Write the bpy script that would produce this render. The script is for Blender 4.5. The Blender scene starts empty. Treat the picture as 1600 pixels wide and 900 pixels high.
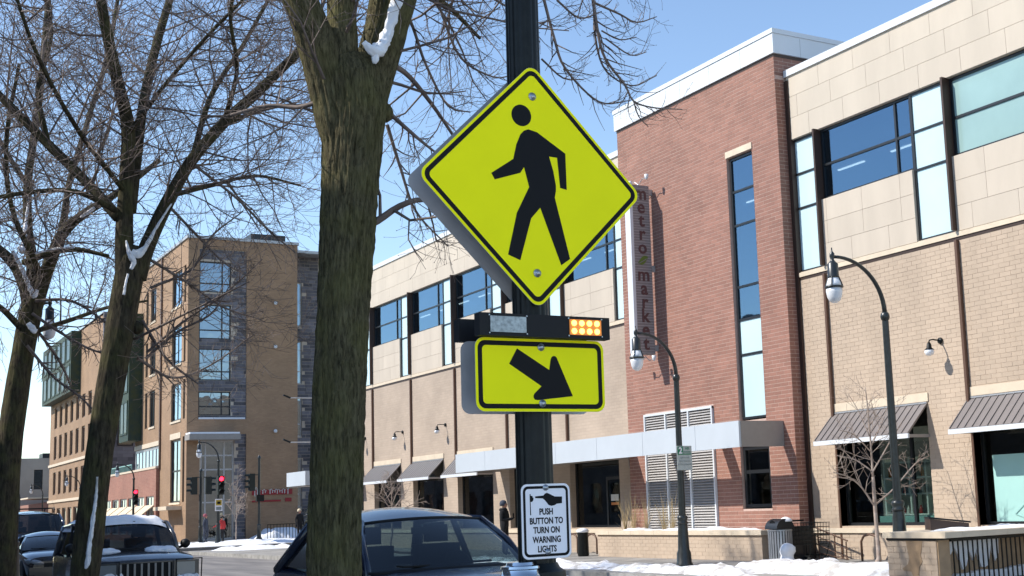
import bpy, math, random
from mathutils import Vector, Matrix, noise
RND = random.Random(7)
S = bpy.context.scene
COL = S.collection
# ------------------------------------------------------------------ camera, sky, sun, exposure
# X across the street (to the right), Y along the street (away), Z up; road surface z = 0
R = ((0.85240991, -0.52150136, -0.03786391), (0.04433352, 0.1442387, -0.98854931), (0.52099125, 0.84097059, 0.14607048))
FPX, PPX, PPY, CAMZ = 2036.566, 967.912, 482.699, 1.72
cam = bpy.data.cameras.new('camera'); camo = bpy.data.objects.new('camera', cam); COL.objects.link(camo)
cam.sensor_width = 36; cam.lens = FPX / 1600 * 36
cam.shift_x = (800 - PPX) / 1600; cam.shift_y = (PPY - 450) / 1600
cam.clip_start = 0.05; cam.clip_end = 3000
camo.matrix_world = Matrix(((R[0][0], -R[1][0], -R[2][0], 0), (R[0][1], -R[1][1], -R[2][1], 0), (R[0][2], -R[1][2], -R[2][2], CAMZ), (0, 0, 0, 1)))
S.camera = camo
SUN = Vector((-1.75, 0.82, 1.80)).normalized()      # direction towards the sun
w = bpy.data.worlds.new('World'); S.world = w; w.use_nodes = True
wn = w.node_tree.nodes; wl = w.node_tree.links
sky = wn.new('ShaderNodeTexSky'); sky.sky_type = 'NISHITA'; sky.sun_disc = False
sky.sun_elevation = math.asin(SUN.z); sky.sun_rotation = math.atan2(SUN.x, SUN.y)
sky.air_density = 1.0; sky.dust_density = 0.0; sky.ozone_density = 1.5; sky.altitude = 200
wn['Background'].inputs['Strength'].default_value = 0.15
wl.new(sky.outputs['Color'], wn['Background'].inputs['Color'])
sl = bpy.data.lights.new('sun', 'SUN'); slo = bpy.data.objects.new('sun', sl); COL.objects.link(slo)
sl.energy = 3.9; sl.angle = math.radians(0.53); sl.color = (1.0, 0.95, 0.87)
slo.location = (-20, 10, 40); slo.rotation_euler = SUN.to_track_quat('Z', 'Y').to_euler()
S.view_settings.view_transform = 'Standard'; S.view_settings.look = 'None'
S.view_settings.exposure = 0.6; S.view_settings.gamma = 1.0; S.view_settings.use_curve_mapping = False
S.cycles.max_bounces = 8; S.cycles.transparent_max_bounces = 24

def ray(px, py):
    a, b, c = px - PPX, py - PPY, FPX
    return Vector((R[0][0]*a + R[1][0]*b + R[2][0]*c, R[0][1]*a + R[1][1]*b + R[2][1]*c, R[0][2]*a + R[1][2]*b + R[2][2]*c))
def atY(px, py, Y):                                  # a surveyed point: photo position and its distance down the street
    d = ray(px, py); t = Y / d.y
    return Vector((d.x*t, Y, CAMZ + d.z*t))
# ------------------------------------------------------------------ materials
M = {}
def mat(name, col, rough=0.6, metal=0.0, var=0.0, scale=4.0, bump=0.0, bscale=None, stretch=(1, 1, 1), island=0.0, spec=0.5, col2=None, lo=0.35, hi=0.65, emit=0, coat=0.0, coords='world', detail=6):
    m = bpy.data.materials.new(name); m.use_nodes = True; M[name] = m
    n = m.node_tree.nodes; l = m.node_tree.links; b = n['Principled BSDF']
    b.inputs['Base Color'].default_value = (*col, 1); b.inputs['Roughness'].default_value = rough; b.inputs['Metallic'].default_value = metal
    b.inputs['Specular IOR Level'].default_value = spec; b.inputs['Coat Weight'].default_value = coat
    if emit: b.inputs['Emission Color'].default_value = (*col, 1); b.inputs['Emission Strength'].default_value = emit
    out = None
    if var or bump or col2:
        if coords == 'world': src = n.new('ShaderNodeNewGeometry').outputs['Position']
        else: src = n.new('ShaderNodeTexCoord').outputs['Object']
        mp = n.new('ShaderNodeMapping'); mp.inputs['Scale'].default_value = stretch; l.new(src, mp.inputs['Vector'])
        nz = n.new('ShaderNodeTexNoise'); nz.inputs['Scale'].default_value = scale; nz.inputs['Detail'].default_value = detail; nz.inputs['Roughness'].default_value = 0.62
        l.new(mp.outputs[0], nz.inputs['Vector'])
        rp = n.new('ShaderNodeValToRGB'); rp.color_ramp.elements[0].position = lo; rp.color_ramp.elements[1].position = hi
        c2 = col2 if col2 else tuple(min(1, c*(1+var)) for c in col)
        c1 = col if col2 else tuple(c*(1-var) for c in col)
        rp.color_ramp.elements[0].color = (*c1, 1); rp.color_ramp.elements[1].color = (*c2, 1)
        l.new(nz.outputs[0], rp.inputs[0]); out = rp.outputs[0]; l.new(out, b.inputs['Base Color'])
        if bump:
            nb = nz
            if bscale:
                nb = n.new('ShaderNodeTexNoise'); nb.inputs['Scale'].default_value = bscale; nb.inputs['Detail'].default_value = 5; l.new(mp.outputs[0], nb.inputs['Vector'])
            bp = n.new('ShaderNodeBump'); bp.inputs['Strength'].default_value = min(1, bump); bp.inputs['Distance'].default_value = 0.02*max(1, bump)
            l.new(nb.outputs[0], bp.inputs['Height']); l.new(bp.outputs[0], b.inputs['Normal'])
    if island:
        g = n.new('ShaderNodeNewGeometry'); oi = n.new('ShaderNodeObjectInfo')
        ad = n.new('ShaderNodeMath'); ad.operation = 'ADD'; l.new(g.outputs['Random Per Island'], ad.inputs[0]); l.new(oi.outputs['Random'], ad.inputs[1])
        fr = n.new('ShaderNodeMath'); fr.operation = 'FRACT'; l.new(ad.outputs[0], fr.inputs[0])
        mr = n.new('ShaderNodeMapRange'); mr.inputs['To Min'].default_value = 1-island; mr.inputs['To Max'].default_value = 1+island; l.new(fr.outputs[0], mr.inputs['Value'])
        mx = n.new('ShaderNodeVectorMath'); mx.operation = 'SCALE'; l.new(mr.outputs[0], mx.inputs['Scale'])
        if out: l.new(out, mx.inputs[0])
        else: mx.inputs[0].default_value = col
        l.new(mx.outputs[0], b.inputs['Base Color'])
    return m
def brickmat(name, c1, c2, mortar, bw=0.3, bh=0.1, ms=0.008, axis='X'):
    m = bpy.data.materials.new(name); m.use_nodes = True; M[name] = m
    n = m.node_tree.nodes; l = m.node_tree.links; b = n['Principled BSDF']; b.inputs['Roughness'].default_value = 0.85
    g = n.new('ShaderNodeNewGeometry'); sp = n.new('ShaderNodeSeparateXYZ'); l.new(g.outputs['Position'], sp.inputs[0])
    ad = n.new('ShaderNodeMath'); ad.operation = 'ADD'; l.new(sp.outputs['X'], ad.inputs[0]); l.new(sp.outputs['Y'], ad.inputs[1])
    cb = n.new('ShaderNodeCombineXYZ'); l.new(ad.outputs[0], cb.inputs['X']); l.new(sp.outputs['Z'], cb.inputs['Y'])
    t = n.new('ShaderNodeTexBrick'); t.inputs['Scale'].default_value = 1; t.inputs['Brick Width'].default_value = bw; t.inputs['Row Height'].default_value = bh; t.inputs['Mortar Size'].default_value = ms
    t.inputs['Color1'].default_value = (*c1, 1); t.inputs['Color2'].default_value = (*c2, 1); t.inputs['Mortar'].default_value = (*mortar, 1)
    l.new(cb.outputs[0], t.inputs['Vector'])
    nz = n.new('ShaderNodeTexNoise'); nz.inputs['Scale'].default_value = 0.6; nz.inputs['Detail'].default_value = 5; l.new(g.outputs['Position'], nz.inputs['Vector'])
    mr = n.new('ShaderNodeMapRange'); mr.inputs['From Min'].default_value = .3; mr.inputs['From Max'].default_value = .7; mr.inputs['To Min'].default_value = 0.86; mr.inputs['To Max'].default_value = 1.1; l.new(nz.outputs[0], mr.inputs['Value'])
    v = n.new('ShaderNodeVectorMath'); v.operation = 'SCALE'; l.new(t.outputs[0], v.inputs[0]); l.new(mr.outputs[0], v.inputs['Scale']); l.new(v.outputs[0], b.inputs['Base Color'])
    bp = n.new('ShaderNodeBump'); bp.inputs['Strength'].default_value = .5; bp.inputs['Distance'].default_value = .01; bp.invert = True; l.new(t.outputs['Fac'], bp.inputs['Height']); l.new(bp.outputs[0], b.inputs['Normal'])
    return m
def glass(name, tint, refl, rough=0.02, gcol=(1, 1, 1), wav=0.0):
    m = bpy.data.materials.new(name); m.use_nodes = True; M[name] = m
    n = m.node_tree.nodes; l = m.node_tree.links; n.remove(n['Principled BSDF'])
    t = n.new('ShaderNodeBsdfTransparent'); t.inputs[0].default_value = (*tint, 1)
    g = n.new('ShaderNodeBsdfGlossy'); g.inputs['Color'].default_value = (*gcol, 1); g.inputs['Roughness'].default_value = rough
    lw = n.new('ShaderNodeLayerWeight'); lw.inputs['Blend'].default_value = .5; f = n.new('ShaderNodeMath'); f.operation = 'POWER'; f.inputs[1].default_value = 4.5; l.new(lw.outputs['Facing'], f.inputs[0])
    a = n.new('ShaderNodeMath'); a.operation = 'ADD'; a.use_clamp = True; a.inputs[1].default_value = refl+.03; l.new(f.outputs[0], a.inputs[0])
    x = n.new('ShaderNodeMixShader'); l.new(a.outputs[0], x.inputs[0]); l.new(t.outputs[0], x.inputs[1]); l.new(g.outputs[0], x.inputs[2])
    l.new(x.outputs[0], n['Material Output'].inputs['Surface'])
    if wav:
        nz = n.new('ShaderNodeTexNoise'); nz.inputs['Scale'].default_value = 0.8; ge = n.new('ShaderNodeNewGeometry'); l.new(ge.outputs['Position'], nz.inputs['Vector'])
        bp = n.new('ShaderNodeBump'); bp.inputs['Strength'].default_value = wav; bp.inputs['Distance'].default_value = .05; l.new(nz.outputs[0], bp.inputs['Height']); l.new(bp.outputs[0], g.inputs['Normal'])
    return m
mat('asphalt', (0.115, 0.105, 0.1), 0.6, var=.0, col2=(0.3, 0.275, 0.25), scale=1.1, stretch=(1.6, .18, 1), bump=.4, bscale=60, lo=.3, hi=.75)
mat('concrete', (0.2, 0.19, 0.18), .75, col2=(.36, .34, .31), scale=.9, bump=.3, bscale=40)
mat('kerb_stone', (.3, .29, .27), .8, var=.25, scale=3)
mat('soil', (.12, .1, .08), .9, var=.3, scale=3)
mat('snow', (.86, .87, .9), .55, var=.03, scale=5, bump=.9, bscale=9, spec=.3)
mat('snow_dirty', (.55, .52, .49), .6, col2=(.86, .87, .9), scale=2.6, bump=.9, bscale=9, lo=.3, hi=.5)
mat('tan_brick', (.465, .364, .272), .85, island=.04, var=.10, scale=.8, stretch=(1, 1, .22))
mat('tan_mortar', (.455, .358, .272), .9, var=.06, scale=9)
mat('red_brick', (.285, .138, .10), .8, island=.11, var=.12, scale=.8)
mat('red_mortar', (.52, .375, .315), .9, var=.1, scale=9)
brickmat('tan_far', (.455, .362, .28), (.42, .333, .258), (.40, .32, .25))
brickmat('tan_old', (.355, .225, .132), (.305, .192, .113), (.28, .185, .12), .25, .09, .006)
brickmat('rust_far', (.33, .15, .105), (.28, .12, .085), (.4, .27, .21), .3, .1)
brickmat('block_far', (.2, .19, .2), (.09, .085, .095), (.12, .11, .11), .9, .3, .01)
mat('limestone', (.53, .457, .37), .8, island=.03, var=.05, scale=1.2, stretch=(1, 1, .3))
mat('stone_joint', (.47, .40, .325), .9)
mat('stone_trim', (.63, .53, .40), .8, var=.07, scale=3)
mat('blue_stone', (.12, .115, .13), .8, island=.42, var=.2, scale=2)
mat('white_metal', (.64, .67, .70), .5, var=.03, scale=1.2)
mat('snow_kerb', (.5, .47, .44), .6, col2=(.86, .87, .9), scale=3.4, bump=.9, bscale=12, lo=.40, hi=.55)
mat('louver_grey', (.46, .44, .425), .8)
mat('panel_metal', (.50, .545, .59), .45, var=.03, scale=1)
mat('panel_back', (.3, .275, .25), .6, var=.05)
mat('bronze', (.06, .036, .027), .5, metal=.3)
mat('brown_steel', (.12, .065, .042), .5, metal=.2)
mat('dark_frame', (.012, .014, .017), .4)
mat('spandrel', (.55, .72, .75), .15, var=.03, scale=.9, spec=.5)
mat('blind_glass', (.30, .44, .42), .1, var=.06, scale=.7, spec=.6)
mat('mint_film', (.36, .60, .56), .35, var=.04, scale=1)
mat('film_ink', (.25, .44, .42), .4)
glass('blue_glass', (.44, .52, .58), .20, gcol=(.5, .70, .88), wav=.12)
glass('shop_glass', (.66, .72, .71), .01, wav=.05)
glass('car_glass', (.33, .41, .42), .02)
mat('bay_glass', (.02, .045, .05), .3, spec=.25, var=.4, scale=1.5)
glass('dark_car_glass', (.2, .23, .25), .02)
glass('far_glass', (.1, .13, .16), .3, gcol=(.7, .85, 1), wav=.3)
mat('interior', (.05, .05, .05), .9, var=.2, scale=1)
mat('interior_light', (.30, .29, .27), .9)
mat('tube_light', (1, .97, .85), .5, emit=2.2)
mat('dark_reflect_glass', (.006, .007, .009), .08, spec=.35)  # opaque dark pane; dark reflection of the surroundings put into its colour
mat('shop_light', (1, .96, .86), .5, emit=7)
mat('shelf_board', (.7, .74, .68), .6)
mat('awning_metal', (.20, .175, .165), .5, metal=.15, var=.05, scale=2)
mat('awning_far_metal', (.24, .225, .22), .5, metal=.15, var=.05)
mat('galv', (.42, .43, .44), .45, metal=.4, var=.1, scale=6)
mat('louver', (.47, .45, .435), .6, var=.06)
mat('black_paint', (.008, .010, .010), .42, var=.3, scale=20, spec=.25)
mat('lamp_green', (.018, .022, .022), .35, spec=.6, var=.3, scale=15)
mat('globe', (.8, .82, .85), .15, spec=.6)
mat('sign_yellow', (.94, .90, .005), .5, var=.018, scale=5, spec=.12)
mat('sign_black', (.005, .005, .006), .6, spec=.2)
mat('sign_white', (.86, .84, .86), .45, var=.02, scale=3)
mat('alu', (.42, .415, .41), .5, metal=.25, var=.08, scale=7)
mat('bolt', (.4, .42, .44), .3, metal=.85)
mat('lens_grey', (.35, .39, .38), .25, var=.3, scale=60, coords='object')
mat('led', (1.0, .60, .10), .4, emit=3.0)
mat('led_tray', (.75, .25, .04), .4, emit=.22)  # tray emission stands for LED light spilling onto it
def bark(name, dark, mid, moss, sc):
    m = bpy.data.materials.new(name); m.use_nodes = True; M[name] = m; n = m.node_tree.nodes; l = m.node_tree.links; b = n['Principled BSDF']; b.inputs['Roughness'].default_value = .95; b.inputs['Specular IOR Level'].default_value = .2
    g = n.new('ShaderNodeNewGeometry'); mp = n.new('ShaderNodeMapping'); mp.inputs['Scale'].default_value = (1, 1, .2); l.new(g.outputs['Position'], mp.inputs[0])
    a_ = n.new('ShaderNodeTexNoise'); a_.inputs['Scale'].default_value = sc; a_.inputs['Detail'].default_value = 7; a_.inputs['Roughness'].default_value = .7; a_.inputs['Distortion'].default_value = .6; l.new(mp.outputs[0], a_.inputs[0])
    r1 = n.new('ShaderNodeValToRGB'); r1.color_ramp.elements[0].position = .36; r1.color_ramp.elements[1].position = .62; r1.color_ramp.elements[0].color = (*dark, 1); r1.color_ramp.elements[1].color = (*mid, 1); l.new(a_.outputs[0], r1.inputs[0])
    c = n.new('ShaderNodeTexNoise'); c.inputs['Scale'].default_value = 3.2; c.inputs['Detail'].default_value = 6; l.new(g.outputs['Position'], c.inputs[0])
    r2 = n.new('ShaderNodeMapRange'); r2.inputs['From Min'].default_value = .42; r2.inputs['From Max'].default_value = .66; l.new(c.outputs[0], r2.inputs[0]); mu = n.new('ShaderNodeMath'); mu.operation = 'MULTIPLY'; l.new(r2.outputs[0], mu.inputs[0]); l.new(a_.outputs[0], mu.inputs[1])
    x = n.new('ShaderNodeMix'); x.data_type = 'RGBA'; l.new(mu.outputs[0], x.inputs[0]); l.new(r1.outputs[0], x.inputs[6]); x.inputs[7].default_value = (*moss, 1); l.new(x.outputs[2], b.inputs['Base Color'])
    bp = n.new('ShaderNodeBump'); bp.inputs['Strength'].default_value = 1; bp.inputs['Distance'].default_value = .04; l.new(a_.outputs[0], bp.inputs['Height']); l.new(bp.outputs[0], b.inputs['Normal'])
bark('bark_green', (.040, .034, .018), (.185, .16, .088), (.165, .155, .055), 42)
bark('bark_dark', (.022, .018, .013), (.095, .078, .05), (.10, .10, .035), 20)
mat('twig', (.115, .085, .07), .8, col2=(.22, .17, .145), scale=6)
mat('twig_pale', (.26, .19, .15), .8, col2=(.4, .33, .28), scale=8)
mat('red_lamp', (1, .015, .04), .4, emit=5)
mat('signal_green', (.004, .010, .008), .5)
mat('green_paint', (.012, .19, .09), .4)
mat('grey_sign', (.42, .45, .43), .4, var=.1, scale=30)
mat('grey_ink', (.22, .25, .24), .5)
mat('blade_grey', (.235, .22, .225), .6, var=.05)
mat('maroon', (.10, .048, .05), .5)
mat('leaf_green', (.12, .19, .03), .5)
mat('teal', (.008, .032, .028), .6, col2=(.035, .05, .015), scale=2)
mat('teal_rail', (.2, .42, .40), .4)
mat('cream', (.66, .55, .38), .7, var=.05)
mat('grey_wall', (.34, .30, .26), .9, var=.1, scale=.4)
mat('red_sign', (.28, .015, .02), .5)
mat('navy_paint', (.008, .013, .032), .16, spec=.4, coat=.35, col2=(.016, .022, .042), scale=4)
mat('black_car', (.007, .008, .011), .12, spec=.6, coat=1)
mat('slate_car', (.026, .030, .04), .2, spec=.6, coat=.8, col2=(.055, .055, .058), scale=3)
mat('blue_car', (.012, .020, .05), .14, spec=.6, coat=1)
mat('plastic', (.010, .010, .011), .55, spec=.25)
mat('seat_cloth', (.012, .013, .016), .9)
mat('tyre', (.012, .012, .012), .85)
mat('chrome', (.6, .62, .64), .12, metal=1)
mat('headlight', (.26, .28, .3), .15, metal=.3, spec=.6)
mat('amber', (.5, .14, .02), .25)
mat('skin', (.42, .22, .15), .6)
mat('black_cloth', (.008, .008, .010), .9)
mat('grey_cloth', (.05, .06, .085), .9)
mat('red_cloth', (.42, .03, .03), .85)
mat('pink_cloth', (.35, .1, .12), .85)
mat('dry_grass', (.42, .32, .17), .9, var=.3, scale=5)
mat('dark_leaf', (.015, .022, .014), .8, var=.3)
mat('bin_slat', (.34, .36, .39), .35, metal=.6, var=.08)
mat('yellow_paint', (.5, .34, .03), .4)
mat('orange_good', (.55, .18, .03), .5); mat('red_good', (.35, .03, .02), .5); mat('white_good', (.6, .6, .55), .5); mat('green_good', (.05, .16, .05), .5)
mat('wet_shaded_brick', (.33, .225, .135), .45, var=.12, scale=6)  # darker tan brick: water stain, plus shade painted on the railing side
# ------------------------------------------------------------------ mesh helpers
def org(o):
    v = Vector((0, 0, 0))
    while o is not None: v += o.location; o = o.parent
    return v
class MB:
    def __init__(s): s.v = []; s.f = []
    def box(s, x0, x1, y0, y1, z0, z1):
        i = len(s.v)
        s.v += [(x0, y0, z0), (x1, y0, z0), (x1, y1, z0), (x0, y1, z0), (x0, y0, z1), (x1, y0, z1), (x1, y1, z1), (x0, y1, z1)]
        s.f += [(i, i+3, i+2, i+1), (i+4, i+5, i+6, i+7), (i, i+1, i+5, i+4), (i+1, i+2, i+6, i+5), (i+2, i+3, i+7, i+6), (i+3, i, i+4, i+7)]
        return s
    def poly(s, pts):
        i = len(s.v); s.v += [tuple(p) for p in pts]; s.f.append(tuple(range(i, i+len(pts)))); return s
    def prism(s, pts, d):                           # pts: planar loop, d: extrusion vector
        i = len(s.v); n = len(pts); d = Vector(d)
        s.v += [tuple(p) for p in pts] + [tuple(Vector(p)+d) for p in pts]
        s.f.append(tuple(range(i, i+n))); s.f.append(tuple(range(i+2*n-1, i+n-1, -1)))
        for k in range(n): s.f.append((i+k, i+n+k, i+n+(k+1) % n, i+(k+1) % n))
        return s
    def tube(s, pts, rad, n=8, cap=True, wob=None):
        i = len(s.v); pts = [Vector(p) for p in pts]; m = len(pts)
        if not isinstance(rad, (list, tuple)): rad = [rad]*m
        ref = None
        for k in range(m):
            d = (pts[min(k+1, m-1)] - pts[max(k-1, 0)])
            if d.length < 1e-9: d = Vector((0, 0, 1))
            d.normalize()
            if ref is None: ref = d.orthogonal().normalized()
            ref = (ref - d*ref.dot(d))
            if ref.length < 1e-6: ref = d.orthogonal()
            ref.normalize(); b = d.cross(ref)
            for j in range(n):
                a = 2*math.pi*j/n; r = rad[k]
                if wob: r *= wob(pts[k], a, k)
                q = pts[k] + ref*(math.cos(a)*r) + b*(math.sin(a)*r); s.v.append((q.x, q.y, q.z))
        for k in range(m-1):
            for j in range(n):
                a = i+k*n+j; b2 = i+k*n+(j+1) % n
                s.f.append((a, b2, b2+n, a+n))
        if cap:
            s.f.append(tuple(i+j for j in range(n-1, -1, -1))); s.f.append(tuple(i+(m-1)*n+j for j in range(n)))
        return s
    def lathe(s, prof, c, n=16, axis='Z', wob=None):
        i = len(s.v); c = Vector(c)
        for k, (r, h) in enumerate(prof):
            for j in range(n):
                a = 2*math.pi*j/n; rr = r*(wob(a, h) if wob else 1); x = math.cos(a)*rr; y = math.sin(a)*rr
                p = {'Z': (x, y, h), 'Y': (x, h, y), 'X': (h, x, y)}[axis]
                s.v.append((c.x+p[0], c.y+p[1], c.z+p[2]))
        m = len(prof)
        for k in range(m-1):
            for j in range(n):
                a = i+k*n+j; b = i+k*n+(j+1) % n; s.f.append((a, b, b+n, a+n))
        s.f.append(tuple(i+j for j in range(n-1, -1, -1))); s.f.append(tuple(i+(m-1)*n+j for j in range(n)))
        return s
    def mesh(s, name, m, off=(0, 0, 0), smooth=False):
        me = bpy.data.meshes.new(name); ox, oy, oz = off
        me.from_pydata([(x-ox, y-oy, z-oz) for x, y, z in s.v], [], s.f)
        if m: me.materials.append(M[m])
        if smooth: me.shade_smooth()
        return me
    def build(s, name, m, parent=None, smooth=False, kind=None, auto=None):
        o = bpy.data.objects.new(name, s.mesh(name, m, org(parent) if parent else (0, 0, 0), smooth))
        COL.objects.link(o)
        if parent: o.parent = parent
        if kind: o['kind'] = kind
        if auto is not None:
            for p in o.data.polygons: p.use_smooth = True
            o.data.set_sharp_from_angle(angle=math.radians(auto))
        return o
def tag(o, label, cat, group=None, kind=None):
    if label: o['label'] = label
    if cat: o['category'] = cat
    if group: o['group'] = group
    if kind: o['kind'] = kind
    return o
def thing(name, loc, label, cat, group=None):
    o = bpy.data.objects.new(name, None); o.empty_display_size = .2; o.location = loc; COL.objects.link(o)
    return tag(o, label, cat, group)
def B(name, m, parent, *a, **k): return MB().box(*a).build(name, m, parent, **k)
def structure(o): o['kind'] = 'structure'; return o
def copy_tree(o, parent=None):
    c = o.copy(); COL.objects.link(c); c.parent = parent
    for ch in list(o.children): copy_tree(ch, c)
    return c
# oriented helpers: 'X' = wall facing the street (-X) at x=c, u is Y; 'Y' = wall facing -Y at y=c, u is X; d>0 goes into the wall
def obox(mb, ori, c, u0, u1, z0, z1, d0, d1):
    if ori == 'X': return mb.box(c+d0, c+d1, u0, u1, z0, z1)
    return mb.box(u0, u1, c+d0, c+d1, z0, z1)
def holes_cut(u0, u1, z0, z1, holes):
    us = sorted({u0, u1, *[min(max(v, u0), u1) for h in holes for v in h[:2]]}); zs = sorted({z0, z1, *[min(max(v, z0), z1) for h in holes for v in h[2:]]})
    out = []
    for a, b in zip(us, us[1:]):
        run = None
        for c, d in zip(zs, zs[1:]):
            if b-a < 1e-4 or d-c < 1e-4: continue
            mu, mz = (a+b)/2, (c+d)/2
            if any(h[0] < mu < h[1] and h[2] < mz < h[3] for h in holes):
                if run: out.append(run); run = None
            else: run = (a, b, run[2], d) if run else (a, b, c, d)
        if run: out.append(run)
    return out
def wall(name, m, parent, ori, c, u0, u1, z0, z1, holes=(), th=.3, **k):
    mb = MB()
    for r in holes_cut(u0, u1, z0, z1, holes): obox(mb, ori, c, *r, 0, th)
    return mb.build(name, m, parent, **k)
def bricks(parent, ori, c, u0, u1, z0, z1, m, holes=(), bw=.3, bh=.1, gap=.008, proud=.003, nsolo=0, splits=(), name='brick', skip=None):
    rows = []; k = 0; z = z0; rr = random.Random(int(u0*100+z0*7+c*13))
    while z+bh*.6 < z1:
        zt = min(z+bh, z1); iv = [(u0, u1)]
        for h in list(holes)+[(s_-.006, s_+.006, -9, 99) for s_ in splits]:
            if h[2] < (z+zt)/2 < h[3]:
                nv = []
                for a, b in iv:
                    if h[1] <= a or h[0] >= b: nv.append((a, b)); continue
                    if h[0] > a: nv.append((a, h[0]))
                    if h[1] < b: nv.append((h[1], b))
                iv = nv
        g0 = u0 - (bw/2 if k % 2 else 0)
        for a, b in iv:
            j = math.floor((a-g0)/bw)
            while g0+j*bw < b-.01:
                s_, e = max(a, g0+j*bw+gap/2), min(b, g0+(j+1)*bw-gap/2); j += 1
                if e-s_ > .04: rows.append((s_, e, z+gap/2, zt-gap/2))
        z += bh; k += 1
    full = [r for r in rows if abs(r[1]-r[0]-(bw-gap)) < 1e-3 and abs(r[3]-r[2]-(bh-gap)) < 1e-3]
    def dist(r): return ((c-0)**2+((r[0]+r[1])/2)**2+(r[2]-1.7)**2) if ori == 'X' else (((r[0]+r[1])/2)**2+c*c+(r[2]-1.7)**2)
    ok = [r for r in full if not skip or not skip(r)]
    solo = set(sorted(ok, key=dist)[:nsolo]); mb = MB()
    for r in rows:
        if r not in solo: obox(mb, ori, c, *r, -proud-rr.uniform(0, .003), .005)
    if mb.v: mb.build(name, m, parent, kind='stuff')
    if solo:
        me = obox(MB(), ori, 0, -(bw-gap)/2, (bw-gap)/2, -(bh-gap)/2, (bh-gap)/2, -proud, .005).mesh(name, m); og = org(parent)
        for r in sorted(solo):
            o = bpy.data.objects.new(name, me); COL.objects.link(o); o.parent = parent; u, z = (r[0]+r[1])/2, (r[2]+r[3])/2; dd = -rr.uniform(0, .003)
            o.location = Vector((c+dd, u, z) if ori == 'X' else (u, c+dd, z)) - og
def window(parent, ori, c, u0, u1, z0, z1, us=(), zs=(), gm='shop_glass', fm='dark_frame', fw=.06, d=.12, fd=.09, mats=None, name='window'):
    mb = MB(); fr = []
    obox(mb, ori, c, u0, u1, z0, z0+fw, d, d+fd); obox(mb, ori, c, u0, u1, z1-fw, z1, d, d+fd)
    obox(mb, ori, c, u0, u0+fw, z0+fw, z1-fw, d+.001, d+fd-.001); obox(mb, ori, c, u1-fw, u1, z0+fw, z1-fw, d+.001, d+fd-.001)
    ub = [u0+fw/2, *us, u1-fw/2]; zb = [z0+fw/2, *zs, z1-fw/2]
    for u in us: obox(mb, ori, c, u-fw/2, u+fw/2, z0+fw, z1-fw, d+.004, d+fd-.004)
    for z in zs: obox(mb, ori, c, u0+fw, u1-fw, z-fw/2, z+fw/2, d+.008, d+fd-.008)
    o = mb.build(name, fm, parent); i = 0
    for a, b in zip(ub, ub[1:]):
        for p, q in zip(zb, zb[1:]):
            g = mats[i % len(mats)] if mats else gm; i += 1
            obox(MB(), ori, c, a+fw/2-.01, b-fw/2+.01, p+fw/2-.01, q-fw/2+.01, d+fd*.4, d+fd*.4+.012).build('pane', g, o)
    return o
def text(body, size, m, parent, loc, rot=(math.pi/2, 0, 0), bold=0.0, depth=.002, align='CENTER', sx=1.0, name='lettering'):
    cu = bpy.data.curves.new('t', 'FONT'); cu.body = body; cu.size = size; cu.offset = bold; cu.extrude = depth; cu.align_x = align; cu.align_y = 'CENTER'; cu.resolution_u = 3
    t = bpy.data.objects.new('t', cu); COL.objects.link(t); bpy.context.view_layer.update()
    me = bpy.data.meshes.new_from_object(t.evaluated_get(bpy.context.evaluated_depsgraph_get())); bpy.data.objects.remove(t); bpy.data.curves.remove(cu)
    me.name = name; me.materials.clear(); me.materials.append(M[m])
    me.transform(Matrix.Rotation(rot[2], 4, 'Z') @ Matrix.Rotation(rot[0], 4, 'X') @ Matrix.Diagonal((sx, 1, 1, 1)))
    o = bpy.data.objects.new(name, me); COL.objects.link(o); o.parent = parent; o.location = Vector(loc) - org(parent)
    return o
def nz(*p): return noise.noise(Vector(p))
# ================================================================== GROUND
structure(MB().poly([(-900, -900, -.03), (900, -900, -.03), (900, 1500, -.03), (-900, 1500, -.03)]).build('ground', 'soil'))
structure(MB().poly([(4.2, -20, 0), (15.3, -20, 0), (15.3, 500, 0), (4.2, 500, 0)]).build('road', 'asphalt'))
structure(MB().poly([(15.3, 64.6, .0), (80, 64.6, .0), (80, 71.4, .0), (15.3, 71.4, .0)]).build('cross_street', 'asphalt'))
def slab(name, x0, x1, y0, y1, kx):
    o = structure(B(name, 'concrete', None, x0, x1, y0, y1, -.02, .15))
    mb = MB(); k = x1 if kx > 0 else x0
    y = y0
    while y < min(y1, 130): mb.box(k-.001 if kx > 0 else k-.15, k+.15 if kx > 0 else k+.001, y+.006, min(y+2.4, y1)-.006, -.02, .153); y += 2.4
    mb.build('kerb', 'kerb_stone', o)
    return o
slab('pavement_near', -5, 4.05, -20, 400, 1)
fs = slab('pavement_far', 15.45, 21.25, -20, 64.45, -1)
pz = slab('pavement_corner', 15.45, 60, 71.6, 400, -1)
jm = MB()
for i in range(26): jm.box(15.47, 20.8, 12+i*1.6, 12.012+i*1.6, .149, .1525)
for x in (17.0, 18.6): jm.box(x, x+.012, 10, 60, .149, .1528)
jm.build('paving_joint', 'soil', fs)
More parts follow.
